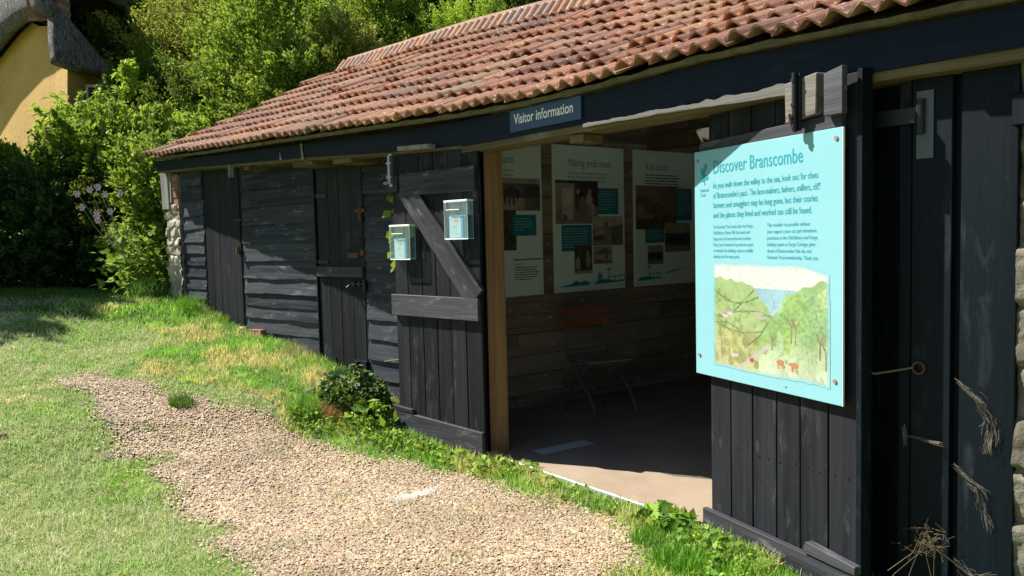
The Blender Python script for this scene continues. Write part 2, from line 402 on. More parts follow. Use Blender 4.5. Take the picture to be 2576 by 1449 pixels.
# under the building keep the soil below the floor slab
tA = (X - P0[0]) * uA[0] + (Y - P0[1]) * uA[1]; bA = -((X - P0[0]) * nA[0] + (Y - P0[1]) * nA[1])
inside = (bA > .12) & (tA > -1.05) & (tA < 6) & (bA < 4.8)
Z = np.where(inside, -.12, Z)
nx = len(gx); ii, jj = np.meshgrid(np.arange(nx - 1), np.arange(len(gy) - 1)); b0 = (jj * nx + ii).ravel()
g = npmesh('ground', np.stack([X, Y, Z], -1).reshape(-1, 3), np.stack([b0, b0 + 1, b0 + nx + 1, b0 + nx], 1), TURF, smooth=True)
tag(g, kind='structure')

GP = np.array([(-3.45, 6.08), (-2.97, 5.56), (-2.74, 5.21), (-2.47, 5.01), (-2.13, 4.81), (-1.82, 4.4), (-1.54, 4.07), (-1.26, 3.69), (-1.09, 3.46), (-.8, 2.9), (-.35, 2.2), (0, 1.4), (.2, 0), (.4, -4), (1.8, -4), (1.1, 0), (.75, 1.6), (.5, 2.6), (0.51, 3.37), (0.60, 3.67), (0.58, 3.93), (0.44, 4.17), (0.25, 4.45), (-0.0, 4.66), (-0.24, 4.84), (-0.5, 5.0), (-0.77, 5.12), (-1.07, 5.32), (-1.35, 5.40), (-1.71, 5.50), (-1.88, 5.66), (-2.22, 5.70), (-2.53, 5.78), (-2.87, 5.92)])
def inpoly(x, y, P):
    x = np.asarray(x); y = np.asarray(y); c = np.zeros(x.shape, bool)
    for i in range(len(P)):
        x1, y1 = P[i]; x2, y2 = P[i - 1]
        m = ((y1 > y) != (y2 > y)) & (x < (x2 - x1) * (y - y1) / (y2 - y1 + 1e-12) + x1); c ^= m
    return c
def wob(x, y):
    return .06 * np.sin(x * 9 + 2 * np.sin(y * 7)) + .045 * np.sin(y * 17 + x * 5) + .025 * np.sin(x * 41) * np.cos(y * 37)
def ingravel(x, y):
    d = wob(x, y); return inpoly(x + d, y + d * .8, GP)
px_ = np.arange(-3.9, 2.2, .035); py_ = np.arange(-3, 6.4, .035)
X, Y = np.meshgrid(px_, py_); m = ingravel(X[:-1, :-1] + .017, Y[:-1, :-1] + .017)
nx = len(px_); jj, ii = np.nonzero(m); b0 = jj * nx + ii
p = npmesh('gravel_path', np.stack([X, Y, H(X, Y) + .007], -1).reshape(-1, 3), np.stack([b0, b0 + 1, b0 + nx + 1, b0 + nx], 1), GRAVEL, smooth=True)
tag(p, kind='structure')

TP = np.array([(-5.6, 7.2), (-4.95, 7.6), (-4.35, 8.9), (-4.05, 10.0), (-4.6, 10.2), (-4.85, 9.2), (-5.35, 8.2)])
x_ = np.arange(-5.8, -3.9, .05); y_ = np.arange(7, 10.4, .05); X, Y = np.meshgrid(x_, y_); m = inpoly(X[:-1, :-1] + wob(X[:-1, :-1], Y[:-1, :-1]), Y[:-1, :-1], TP)
nx = len(x_); jj, ii = np.nonzero(m); b0 = jj * nx + ii
tag(npmesh('dirt_track', np.stack([X, Y, H(X, Y) + .012], -1).reshape(-1, 3), np.stack([b0, b0 + 1, b0 + nx + 1, b0 + nx], 1), stonemat('dry_earth', (.20, .17, .12), (.32, .27, .20), (.42, .36, .28), 5), smooth=True), kind='structure')
_maps = {}
def nv(x, y, cell, seed):
    if seed not in _maps: _maps[seed] = np.random.default_rng(900 + seed).random((256, 256))
    g = _maps[seed]; out = 0; tot = 0; amp = 1.0
    for o in range(3):
        u, v = np.asarray(x) / cell * 2 ** o + 100.3, np.asarray(y) / cell * 2 ** o + 57.7
        iu, iv = np.floor(u).astype(int), np.floor(v).astype(int); fu, fv = u - iu, v - iv
        fu = fu * fu * (3 - 2 * fu); fv = fv * fv * (3 - 2 * fv); q = lambda a, b: g[a % 256, b % 256]
        out = out + amp * ((q(iu, iv) * (1 - fu) + q(iu + 1, iv) * fu) * (1 - fv) + (q(iu, iv + 1) * (1 - fu) + q(iu + 1, iv + 1) * fu) * fv); tot += amp; amp *= .55
    return out / tot
# loose pebbles (stuff)
n = 330000
x = rng.uniform(-3.7, 1.3, n); y = 2.2 + (rng.random(n) ** 1.25) * 4.1
k = ingravel(x + rng.normal(0, .055, n), y + rng.normal(0, .055, n)); x = x[k]; y = y[k]; n = len(x)
s = rng.uniform(.0028, .0066, n) * np.where(rng.random(n) < .03, 1.6, 1) * (1 + .25 * (y > 3.5))
ang = rng.uniform(0, 6.28, n); el = rng.uniform(1, 1.7, n); tz = rng.uniform(-.5, .5, n)
oct_ = np.array([(1, 0, 0), (0, 1, 0), (-1, 0, 0), (0, -1, 0), (.1, .1, .75), (0, 0, -.6)])
V = np.repeat(oct_[None], n, 0) * rng.uniform(.75, 1.25, (n, 6, 1)); V[:, :, 0] *= el[:, None]
V[:, :, 2] += V[:, :, 0] * tz[:, None] * .5
ca, sa = np.cos(ang)[:, None], np.sin(ang)[:, None]
vx = V[:, :, 0] * ca - V[:, :, 1] * sa; vy = V[:, :, 0] * sa + V[:, :, 1] * ca
W = np.stack([vx * s[:, None] + x[:, None], vy * s[:, None] + y[:, None], V[:, :, 2] * s[:, None] + (H(x, y) + .008 + rng.uniform(0, .006, n))[:, None]], -1)
of = np.array([(0, 1, 4), (1, 2, 4), (2, 3, 4), (3, 0, 4)])
Fc = (np.arange(n)[:, None, None] * 6 + of[None]).reshape(-1, 3)
pal = np.array([(.56, .42, .28), (.46, .31, .19), (.62, .52, .38), (.36, .24, .16), (.50, .44, .38), (.30, .26, .24), (.70, .62, .50), (.54, .36, .23)])
pc = pal[rng.choice(8, n, p=[.24, .19, .17, .12, .08, .05, .05, .10])] * rng.uniform(.7, 1.25, (n, 1)) * (.72 + .52 * nv(x, y, .4, 8))[:, None] * np.array([.685, .665, .60])
tag(npmesh('gravel', W.reshape(-1, 3), Fc, PEBB, colr=np.repeat(pc, 4, 0), smooth=False), 'loose tan and brown pea shingle covering the path', 'gravel', kind='stuff')

# ---------------------------------------------------------------- grass (stuff)
def blades(x, y, h, wd, colr, lean=.5, zoff=0.0, rg=rng):
    n = len(x); a = rg.uniform(0, 6.283, n); la = rg.uniform(0, 6.283, n); l = h * rg.uniform(.1, 1, n) * lean
    z = H(x, y) + zoff
    dx, dy = np.cos(a) * wd / 2, np.sin(a) * wd / 2; lx, ly = np.cos(la) * l, np.sin(la) * l
    hh = np.sqrt(np.maximum(h * h - l * l * .6, h * h * .05))
    P = np.stack([np.stack([x - dx, y - dy, z], -1), np.stack([x + dx, y + dy, z], -1),
                  np.stack([x + dx * .8 + lx * .35, y + dy * .8 + ly * .35, z + hh * .6], -1), np.stack([x - dx * .8 + lx * .35, y - dy * .8 + ly * .35, z + hh * .6], -1),
                  np.stack([x + lx, y + ly, z + hh], -1)], 1)
    b = np.arange(n)[:, None] * 5
    T = np.concatenate([b + np.array([[0, 1, 2]]), b + np.array([[0, 2, 3]]), b + np.array([[3, 2, 4]])], 1).reshape(-1, 3)
    return P.reshape(-1, 3), T, np.repeat(colr, 3, 0)
def merge(parts):
    V = []; T = []; C_ = []; o = 0
    for v, t, c in parts: V.append(v); T.append(t + o); C_.append(c); o += len(v)
    return np.concatenate(V), np.concatenate(T), np.concatenate(C_)
def nz(x, y, f, s=0):
    return .5 + .25 * np.sin(x * f + 1.7 * np.sin(y * f * .7 + s) + s) + .25 * np.sin(y * f * 1.3 + 1.9 * np.sin(x * f * .9 + 2 * s) + 2.1 * s)
def bldg(x, y, marg=0.0):
    # True where the building stands
    tA = (x - P0[0]) * uA[0] + (y - P0[1]) * uA[1]; bA = -((x - P0[0]) * nA[0] + (y - P0[1]) * nA[1])
    tw = -((x - WB[0]) * .754 + (y - WB[1]) * -.657); bw = ((x - WB[0]) * .657 + (y - WB[1]) * .754)
    return ((bA > -.05 + marg) & (tA > -.2)) | ((bw > -.03 + marg) & (tw < 5.0) & (tA < .2))
def band(n, xr, yr, f):
    x = rng.uniform(*xr, n); y = rng.uniform(*yr, n); k = f(x, y) & ~bldg(x, y); return x[k], y[k]
def inview(x, y): return (((np.abs(x / y) < .70) & (y > 1.8)) | ((x < 0) & (x > -1.15 * y - 1) & (y > 1.2) & (rng.random(len(x)) < .35)))
parts = []
# mown lawn: left of the path
def leftlawn(x, y): return ~ingravel(x, y) & inview(x, y)
x, y = band(1500000, (-8.5, 2.5), (1.4, 8.6), lambda x, y: ~ingravel(x + rng.normal(0, .07, len(x)), y + rng.normal(0, .07, len(x))) & inview(x, y) & (rng.random(len(x)) < np.clip(4.0 / y, .3, 1) ** 1.5))
t = (x - P0[0]) * uB[0] + (y - P0[1]) * uB[1]; nn = (x - P0[0]) * nB[0] + (y - P0[1]) * nB[1]
lawn = (nn > 1.0 + .25 * np.sin(t * 3)) & (x < .3) & (x - .4 * y < -2.1 + .0 * x)
big = nv(x, y, .55, 1); mid_ = nv(x, y, .16, 2); fine = nv(x, y, .045, 3)
k = rng.random(len(x)) < np.clip(.35 + 1.5 * (fine - .25), .18, 1); x, y, t, nn, lawn, big, mid_, fine = [q[k] for q in (x, y, t, nn, lawn, big, mid_, fine)]
st = big * .6 + mid_ * .4
straw = np.clip((st - np.where(lawn, .505, .46)) * 7, 0, 1) * np.where(rng.random(len(x)) < .85, 1, .2); straw = straw[:, None]
c1 = np.array([.27, .50, .045]); c1b = np.array([.17, .34, .04]); c2 = np.array([.74, .62, .27]); c3 = np.array([.74, .67, .38]); c4 = np.array([.46, .56, .25])
g_ = np.clip((mid_ - .35) * 3, 0, 1)[:, None]; base = c1 * g_ + c1b * (1 - g_)
base = base * 1.25; c = base * (1 - straw) + np.where(lawn[:, None], c3, c2) * straw
pale = (lawn & (nv(x, y, .9, 4) + .25 * (mid_ - .5) > .42))[:, None]; c = np.where(pale, c * .40 + c4 * .60, c)
stray = rng.random(len(x)) < .10; c[stray] = np.array([.60, .58, .36])
c = c * rng.uniform(.55, 1.45, (len(x), 1)) * (.75 + .5 * fine[:, None])
h = np.where(lawn, rng.uniform(.010, .024, len(x)), rng.uniform(.018, .055, len(x)) * (1 + (nn < .5) * .6)) * (.6 + .9 * mid_)
parts.append(blades(x, y, h, rng.uniform(.0026, .0050, len(x)) * (1 + np.maximum(y - 4, 0) * .16), c, .95))
# dry clippings lying on the lawn
k = (rng.random(len(x)) < np.where(lawn, .16, .05) * (nv(x, y, .35, 5) > .42))
xx, yy = x[k], y[k]; parts.append(blades(xx, yy, rng.uniform(.025, .065, len(xx)), np.full(len(xx), .0028), np.array([.62, .62, .38]) * rng.uniform(.7, 1.25, (len(xx), 1)), 1.25, .016))
# single blades and creeping weeds out on the gravel
x, y = band(60000, (-3.4, .7), (3.2, 6.2), lambda x, y: ingravel(x, y) & (nv(x, y, .22, 6) > .63)); k = rng.random(len(x)) < .5; x, y = x[k], y[k]
parts.append(blades(x, y, rng.uniform(.015, .035, len(x)), np.full(len(x), .0035), np.array([.24, .36, .07]) * rng.uniform(.6, 1.3, (len(x), 1)), .9, .008))
# longer grass along walls, path edge and in front of the right door
def near_edge(x, y):
    u = (x - P0[0]) * uA[0] + (y - P0[1]) * uA[1]; nn = (x - P0[0]) * nA[0] + (y - P0[1]) * nA[1]
    t = -((x - WB[0]) * .754 + (y - WB[1]) * -.657); nw = -((x - WB[0]) * .657 + (y - WB[1]) * .754)
    ea = (u > 1.35) & (nn > .05)
    eb = (t > .9) & (t < 5.4) & (nw < .28 + .12 * np.sin(t * 7)) & (nw > 0)
    ec = (u > -1.6) & (u < 1.4) & (nn > .03) & (nn < .22)
    return (ea | eb | ec) & ~ingravel(x + rng.normal(0, .05, len(x)), y + rng.normal(0, .05, len(x)))
x, y = band(420000, (-4.4, 2.4), (2.2, 9.2), near_edge)
u = (x - P0[0]) * uA[0] + (y - P0[1]) * uA[1]
k = rng.random(len(x)) < np.where(u > 1.3, 1.0, .42); x, y, u = x[k], y[k], u[k]
m = nz(x, y, 6, .8); tall = rng.uniform(.03, .085, len(x)) * (.5 + m) * np.where(u > 1.3, .85, np.where(u > -1.7, .55, 1.1))
c = np.array([.20, .42, .035]) * rng.uniform(.55, 1.5, (len(x), 1)); dry = rng.random(len(x)) < np.where(u > 1.3, .05, .25); c[dry] = np.array([.55, .46, .2]) * rng.uniform(.7, 1.2, (dry.sum(), 1))
parts.append(blades(x, y, tall, rng.uniform(.0025, .005, len(x)), c, .7))
V, T, C_ = merge(parts)
tag(npmesh('grass', V, T, L_GRASS, colr=C_), 'short mown and rough grass with dry clippings around the gravel path', 'grass', kind='stuff')
# coarse turf farther off
x, y = band(160000, (-13, 0), (7.6, 14.5), lambda x, y: y > 7)
c = np.array([.085, .19, .02]) * rng.uniform(.5, 1.5, (len(x), 1)); 
v_, t_, c_ = blades(x, y, rng.uniform(.02, .05, len(x)), rng.uniform(.006, .011, len(x)), c, .8)
tag(npmesh('far_grass', v_, t_, L_GRASS, colr=c_), 'shaded grass at the foot of the dark hedge', 'grass', kind='stuff')

# ---------------------------------------------------------------- generic foliage
def leafcloud(P, D, size, asp=.55, fold=.25, rg=rng, droop=0.0):
    """leaf quads (two triangles folded on the midrib). P centres, D outward dirs"""
    n = len(P); D = D / (np.linalg.norm(D, axis=1, keepdims=True) + 1e-9)
    ax = D + rg.normal(0, .55, (n, 3)); ax[:, 2] -= droop; ax /= np.linalg.norm(ax, axis=1, keepdims=True)
    nr = rg.normal(0, .55, (n, 3)) + np.array([0, 0, .75]) + D * .35
    sd = np.cross(ax, nr); sd /= (np.linalg.norm(sd, axis=1, keepdims=True) + 1e-9); nr = np.cross(sd, ax)
    s = (size * rg.uniform(.6, 1.3, n))[:, None]
    b = P - ax * s * .5; tip = P + ax * s * .5; l = P - sd * s * asp * .5 + nr * s * fold * .4 - ax * s * .05; r = P + sd * s * asp * .5 + nr * s * fold * .4 - ax * s * .05
    V = np.stack([b, l, tip, r], 1).reshape(-1, 3); q = np.arange(n)[:, None] * 4
    T = np.concatenate([q + np.array([[0, 2, 1]]), q + np.array([[0, 3, 2]])], 1).reshape(-1, 3)
    return V, T
def crown(name, mat, nclump, per, rad3, leaf, seed, parent=None, spray=.5, up=.5, shell=.55, droop=0, asp=.55, cz=0, fill=True, tint=.25):
    rg = np.random.default_rng(seed)
    d = rg.normal(size=(nclump, 3)); d /= np.linalg.norm(d, axis=1, keepdims=True)
    lump = 1 + .22 * np.sin(d[:, 0] * 5 + seed) * np.cos(d[:, 2] * 4 + seed * 2) + rg.normal(0, .08, nclump)
    rr = (shell + (1 - shell) * rg.random(nclump) ** .6) * lump
    cc = d * rr[:, None] * np.array(rad3)
    cc[:, 2] += cz
    sp = d + np.array([0, 0, up]) + rg.normal(0, .3, (nclump, 3)); sp /= np.linalg.norm(sp, axis=1, keepdims=True)
    L = spray * rg.uniform(.5, 1.4, nclump)
    u = rg.random((nclump, per)); w_ = .30 * (1 - u * .75)
    P = cc[:, None] + sp[:, None] * (u * L[:, None])[..., None] + rg.normal(0, 1, (nclump, per, 3)) * (w_ * L[:, None])[..., None] * .8
    rn = np.clip(rg.random(nclump)[:, None] * .5 + rg.normal(.2, .16, (nclump, per)) + u * tint, 0, 1)  # leaves darker toward the spray base, shade of the gaps painted in
    D = np.repeat(sp[:, None], per, 1)
    V, T = leafcloud(P.reshape(-1, 3), D.reshape(-1, 3), leaf, asp, rg=rg, droop=droop)
    return npmesh(name, V, T, mat, parent, rnd=np.repeat(rn.ravel(), 2))
def trunk(parent, h, r, seed, spread=1.0, name='trunk', z0=-.4, limbs=6):
    rg = random.Random(seed); mb = MB()
    pts = [(rg.uniform(-.05, .05) * i, rg.uniform(-.05, .05) * i, z0 + (h - z0) * i / 5) for i in range(6)]
    mb.tube(pts, [r * (1 - .14 * i) for i in range(6)], 9)
    for k in range(limbs):
        i = rg.randint(1, 4); p = Vector(pts[i]); a = k * 2.4 + rg.random(); L = spread * rg.uniform(.5, 1)
        q = [p, p + Vector((math.cos(a) * L * .4, math.sin(a) * L * .4, L * .35)), p + Vector((math.cos(a) * L * .9, math.sin(a) * L * .9, L * 1.0))]
        mb.tube(q, [r * .45, r * .3, r * .1], 6)
    return mb.build(name, BARK, parent, smooth=True)

# hillside trees: (name, px, depth, crown rx, ry, rz, centre z, material, leaf, label)
TREES = [
 ('hazel_tree', 415, 19.5, 1.35, 1.4, 2.3, 5.2, L_BRIGHT, .12, 'fresh green tree rising just behind the dark thatched slope of the yellow cottage', 'tree'),
 ('hazel_tree', 385, 14.6, .62, .6, 1.5, 3.3, L_MID, .11, 'mid green tree against the right end of the yellow cottage', 'tree'),
 ('willow_tree', 620, 17.5, 1.7, 1.8, 2.7, 5.2, L_YELLOW, .11, 'olive yellow tree with fine leaves, the palest wide crown on the hillside', 'tree'),
 ('maple_tree', 720, 13.8, 1.25, 1.2, 2.3, 3.9, L_BRIGHT, .12, 'bright green upright tree close behind the left end of the tiled roof', 'tree'),
 ('holly_tree', 520, 14.4, 1.0, 1.0, 1.5, 3.1, L_DARK, .085, 'dark green tree between the drooping lime green shrub and the bright upright tree', 'tree'),
 ('ash_tree', 905, 18.5, 1.8, 1.8, 2.8, 5.6, L_DARK, .13, 'dark shaded tree in the gap right of the bright upright tree', 'tree'),
 ('hazel_tree', 985, 16.0, 1.2, 1.2, 1.8, 4.9, L_BRIGHT, .11, 'bright green tree above the middle of the roof, left of the feathery pale shrub', 'tree'),
 ('oak_tree', 1085, 18.0, 1.5, 1.5, 2.4, 6.0, L_MID, .12, 'mid green tree touching the top of the photo behind the feathery pale shrub', 'tree'),
 ('tamarisk_shrub', 1200, 15.0, .85, .8, .75, 5.05, L_PEACH, .07, 'feathery pale lime shrub rising directly above the roof ridge', 'shrub'),
 ('sycamore_tree', 1340, 19.0, 1.9, 1.6, 2.0, 6.9, L_DARK, .12, 'dark green tree at the top edge right of the feathery pale shrub', 'tree'),
 ('elder_shrub', 868, 13.2, .75, .7, .85, 4.15, L_YELLOW, .08, 'small yellow green shrub peeping over the roof where the ridge begins', 'shrub'),
 ('hazel_shrub', 775, 12.7, .65, .6, .9, 3.6, L_BRIGHT, .09, 'small bright shrub against the sloping left edge of the tiled roof', 'shrub'),
 ('oak_tree', 230, 24.0, 2.2, 2.0, 2.6, 8.0, L_MID, .13, 'mid green tree behind the chimney of the yellow cottage', 'tree'),
 ('beech_tree', 1560, 20.0, 2.2, 2.0, 2.4, 7.5, L_MID, .13, 'tree hidden behind the right half of the roof ridge', 'tree'),
 ('beech_tree', 820, 22.0, 2.6, 2.2, 3.2, 8.2, L_MID, .14, 'highest tree on the hillside, behind the dark shaded tree', 'tree'),
 ('beech_tree', 480, 21.5, 2.8, 2.2, 3.4, 8.0, L_MID, .14, 'green tree at the top edge farther up the hill behind the pale olive tree', 'tree'),
]
for i, (nm, px, d, rx, ry, rz_, cz, mat, lf, lab, cat) in enumerate(TREES):
    q = aim(px, 700, d); gz = float(H(q.x, q.y))
    t = empty(nm, (q.x, q.y, gz), R.uniform(0, 6), lab, cat, 'trees and shrubs on the hillside behind the shed')
    vol = rx * ry * rz_
    ncl = int(180 + 52 * vol); per = 150
    crown('crown', mat, ncl, per, (rx, ry, rz_), lf * .62, 100 + i, t, spray=.58 if rx > 1 else .32, cz=cz - gz, shell=.45, up=.75)
    trunk(t, max(.6, cz - gz), .07 + .03 * rx, i, rx)
# far wood, one mass
def woodmass():
    n = 52000; x = rng.uniform(-26, 22, n); dd = rng.uniform(20, 33, n); y = dd
    hgt = 4.2 + 1.6 * nz(x, y, .9, 1) + 1.0 * nz(x, y, 2.1, 2)
    z = H(x, y) + hgt * rng.random(n) ** .5
    P = np.stack([x, y, z], -1); D = np.tile(np.array([[-.2, -.6, .6]]), (n, 1))
    V, T = leafcloud(P, D, .34)
    return npmesh('hillside_wood', V, T, L_DARK, rnd=np.repeat(rng.random(n), 2))
tag(woodmass(), 'dense wood covering the slope far behind', 'wood', kind='stuff')

# hedge on the left (big, side towards us in shade)
def hedge(name, base, rx, ry, rz_, seed, mat, lab, leaf=.075, dens=1.0, cat='shrub', group=None, cz=None, stem=True):
    gz = float(H(base[0], base[1])); t = empty(name, (base[0], base[1], gz), 0, lab, cat, group)
    crown('foliage', mat, int(190 * dens * max(.5, rx * rz_)), 75, (rx, ry, rz_), leaf, seed, t, spray=.32, cz=cz if cz else rz_ * .85, shell=.35, up=.5)
    if stem: trunk(t, rz_ * .9, .05, seed, rx * .5, 'stem', limbs=8)
    return t
HG = 'shrubs along the left of the lawn'
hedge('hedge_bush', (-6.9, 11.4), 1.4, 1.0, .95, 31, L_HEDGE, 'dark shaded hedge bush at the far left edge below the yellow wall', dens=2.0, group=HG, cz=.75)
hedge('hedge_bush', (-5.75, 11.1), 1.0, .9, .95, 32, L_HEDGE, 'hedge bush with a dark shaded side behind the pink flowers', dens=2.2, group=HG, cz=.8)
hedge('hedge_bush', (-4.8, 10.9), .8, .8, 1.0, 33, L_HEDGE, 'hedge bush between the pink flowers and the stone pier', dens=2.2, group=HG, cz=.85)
hedge('bramble_bush', (-4.28, 9.75), .42, .42, .75, 34, L_BRIGHT, 'sunlit leafy bush tucked against the far side of the stone pier', .07, 1.8, group=HG, cz=1.05)
hedge('elder_bush', (-8.7, 12.2), 1.0, 1.0, 1.1, 36, L_MID, 'bush outside the left edge of the photo beside the hedge', dens=1.4, group=HG)
hedge('rose_bush', (-6.9, 11.3), .75, .5, .45, 37, L_MID, 'leafy bush rising above the dark hedge in front of the yellow cottage wall', .085, 1.5, group=HG, cz=1.45)
hedge('dogwood_bush', (-5.5, 11.2), 1.0, .5, .55, 38, L_BRIGHT, 'bright green bush along the top of the hedge left of the shed roof', .085, 2.0, group=HG, cz=1.75)
# lime peach-like tree
t = empty('peach_tree', (-5.8, 12.0, .9), 0, 'lime green tree with long drooping leaves in front of the yellow cottage', 'tree')
crown('crown', L_PEACH, 170, 80, (1.0, .75, .52), .15, 41, t, spray=.40, cz=1.9, shell=.3, up=.6, droop=.9, asp=.30)
trunk(t, 1.9, .07, 41, .8)
t = empty('peach_tree', (-5.05, 12.2, .9), 0, 'lime green drooping shrub just left of the low corner of the tiled roof', 'tree')
crown('crown', L_PEACH, 110, 75, (.6, .5, .45), .14, 43, t, spray=.38, cz=1.75, shell=.3, up=.7, droop=.9, asp=.30)
trunk(t, 1.6, .05, 43, .5)
t = empty('peach_tree', (-5.80, 12.3, .9), 0, 'narrow lime green sapling standing up against the dark hillside trees', 'tree')
crown('crown', L_PEACH, 20, 34, (.07, .07, .55), .11, 42, t, spray=.17, cz=3.0, shell=.2, up=1.2, droop=.6, asp=.32)
trunk(t, 3.0, .04, 42, .3)
# tall trees left of the frame that shade the hedge and the track
for i, (bx, by, rr, cz, lab) in enumerate([(-8.95, 10.3, 1.15, 3.0, 'tree outside the left edge that shades the track'), (-9.7, 9.7, 1.5, 3.6, 'taller tree outside the left edge, farther from the hedge')]):
    t = empty('ash_tree', (bx, by, float(H(bx, by))), 0, lab, 'tree', 'trees beyond the left edge')
    crown('crown', L_MID, 420, 70, (rr, rr, rr * 1.1), .17, 51 + i, t, spray=.5, cz=cz, shell=.3); trunk(t, cz, .12, 51 + i, rr)

# ---------------------------------------------------------------- cottage
ct = empty('cottage', tuple(aim(120, 620, 15.0)[:2]) + (.9,), 0, 'yellow rendered cottage with a thick thatched roof at the upper left', 'cottage')
def cpt(px, py, d):
    q = aim(px, py, d); return (q.x - ct.location.x, q.y - ct.location.y, q.z - .9)
def prismpts(fr, bk):   # front polygon and back polygon
    n = len(fr); mb = MB(); mb.add(fr + bk, [tuple(range(n)), tuple(range(2 * n - 1, n - 1, -1))] + [(i, (i + 1) % n, (i + 1) % n + n, i + n) for i in range(n)]); return mb
def dd(px): return 15 + (170 - px) * .0125
g1 = [cpt(-330, 700, dd(-330)), cpt(168, 700, 15), cpt(170, 70, 15), cpt(128, 30, dd(128)), cpt(95, 45, dd(95)), cpt(50, 85, dd(50)), cpt(-10, 160, dd(-10)), cpt(-70, 260, dd(-70)), cpt(-200, 330, dd(-200)), cpt(-330, 350, dd(-330))]
bk = [(x - .2, y + 3.5, z - (1.7 if k_ in (2, 3, 4) else 0)) for k_, (x, y, z) in enumerate(g1)]
prismpts(g1, bk).build('gable_wall', OCHRE, ct)
# thatch: thick verge over the gable, curving down to the left
edge = [(px, py, dd(px) - .35) for px, py in ((-340, 330), (-200, 310), (-80, 240), (-15, 150), (40, 82), (70, 58), (98, 40), (125, 27), (150, 34))]
low = [Vector(cpt(*e)) for e in edge]
mb = MB(); nl = len(low); vs = []
thk = [.5, .5, .5, .45, .4, .33, .3, .3, .3]
back = Vector((-.2, 3.9, .0))
for j in range(13):
    v_ = j / 12
    for i, p in enumerate(low):
        if j == 0: q = p.copy()
        elif j == 1: q = p + Vector((-.06, -.06, thk[i] * .45))
        else:
            s_ = (j - 2) / 10; q = p + back * s_ + Vector((-.25, 0, thk[i] * 1.0 + .25 + .5 * min(1, s_ * 3) * (1 if i > 1 else .6)))
        q = q + Vector((0, 0, .05 * mnoise.noise(q * 1.7))); vs.append(q)
mb.add(vs, [(j * nl + i, j * nl + i + 1, (j + 1) * nl + i + 1, (j + 1) * nl + i) for j in range(12) for i in range(nl - 1)])
o = mb.build('thatch_roof', THATCH, ct, smooth=True)
o.modifiers.new('Solid', 'SOLIDIFY').thickness = -.18
# shaded right-hand slope (catslide)
top = [(140, 18, 14.9), (172, 44, 15.1), (205, 84, 15.35), (240, 128, 15.6), (270, 160, 15.9), (297, 187, 16.2)]
bot = [(148, 152, 14.55), (175, 163, 14.75), (205, 170, 15.0), (235, 176, 15.3), (265, 183, 15.6), (293, 191, 16.0)]
mb = MB(); vs = []
for j in range(9):
    v_ = j / 8
    for a, b in zip(top, bot):
        pa, pb = Vector(cpt(*a)), Vector(cpt(*b)); q = pa.lerp(pb, v_); q.y -= .06 * math.sin(v_ * math.pi) ; q.z += .04 * mnoise.noise(q * 2); vs.append(q)
mb.add(vs, [(j * 6 + i, (j + 1) * 6 + i, (j + 1) * 6 + i + 1, j * 6 + i + 1) for j in range(8) for i in range(5)])
o = mb.build('thatch_slope', THATCH, ct, smooth=True); s_ = o.modifiers.new('Solid', 'SOLIDIFY'); s_.thickness = .2; s_.offset = -1
ch = MB(); c0 = Vector(cpt(118, 40, 15.3))
rws = 26
for r_ in range(rws):
    z0 = c0.z - .12 + r_ * .085
    for k in range(3):
        off = (.11 if r_ % 2 else 0)
        x0 = c0.x - .30 + k * .22 - off * .5
        ch.box(max(x0, c0.x - .3), min(x0 + .205, c0.x + .32), c0.y - .12, c0.y + .25, z0, z0 + .072)
co = ch.build('chimney', BRICK, ct)
MB().box(c0.x - .29, c0.x + .31, c0.y - .11, c0.y + .24, c0.z - .12, c0.z + 1.9).build('chimney_mortar', MORTAR, co)
wn = MB(); q = cpt(262, 255, 15.6); wn.box(q[0] - .28, q[0] + .28, q[1] - .12, q[1] - .02, q[2] - .35, q[2] + .3)
wo = wn.build('window', flat('window_white', (.7, .72, .72), .5), ct)
MB().box(q[0] - .23, q[0] - .02, q[1] - .128, q[1] - .122, q[2] - .3, q[2] + .25).box(q[0] + .02, q[0] + .23, q[1] - .128, q[1] - .122, q[2] - .3, q[2] + .25).build('pane', flat('dark_glass', (.04, .06, .08), .08), wo)

# ================================================================ SHED
shed = empty('visitor_shed', (P0[0], P0[1], 0), 0, 'long low black timber shed with a clay tiled roof and open information bay', 'shed')
def sp_(loc): return (loc[0] - P0[0], loc[1] - P0[1], loc[2] if len(loc) > 2 else 0)
LW = sp_(WB)
def part(mb, name, mat, frame, parent=None, **k):
    loc, rz = {'A': ((0, 0, 0), RZA), 'B': ((0, 0, 0), RZB), 'W': (LW, RZW), 'I': (sp_((-.062, 6.56, 0)), rad(37.5))}[frame]
    if parent is not None: return mb.build(name, mat, parent, **k)
    return mb.build(name, mat, shed, loc, rz, **k)

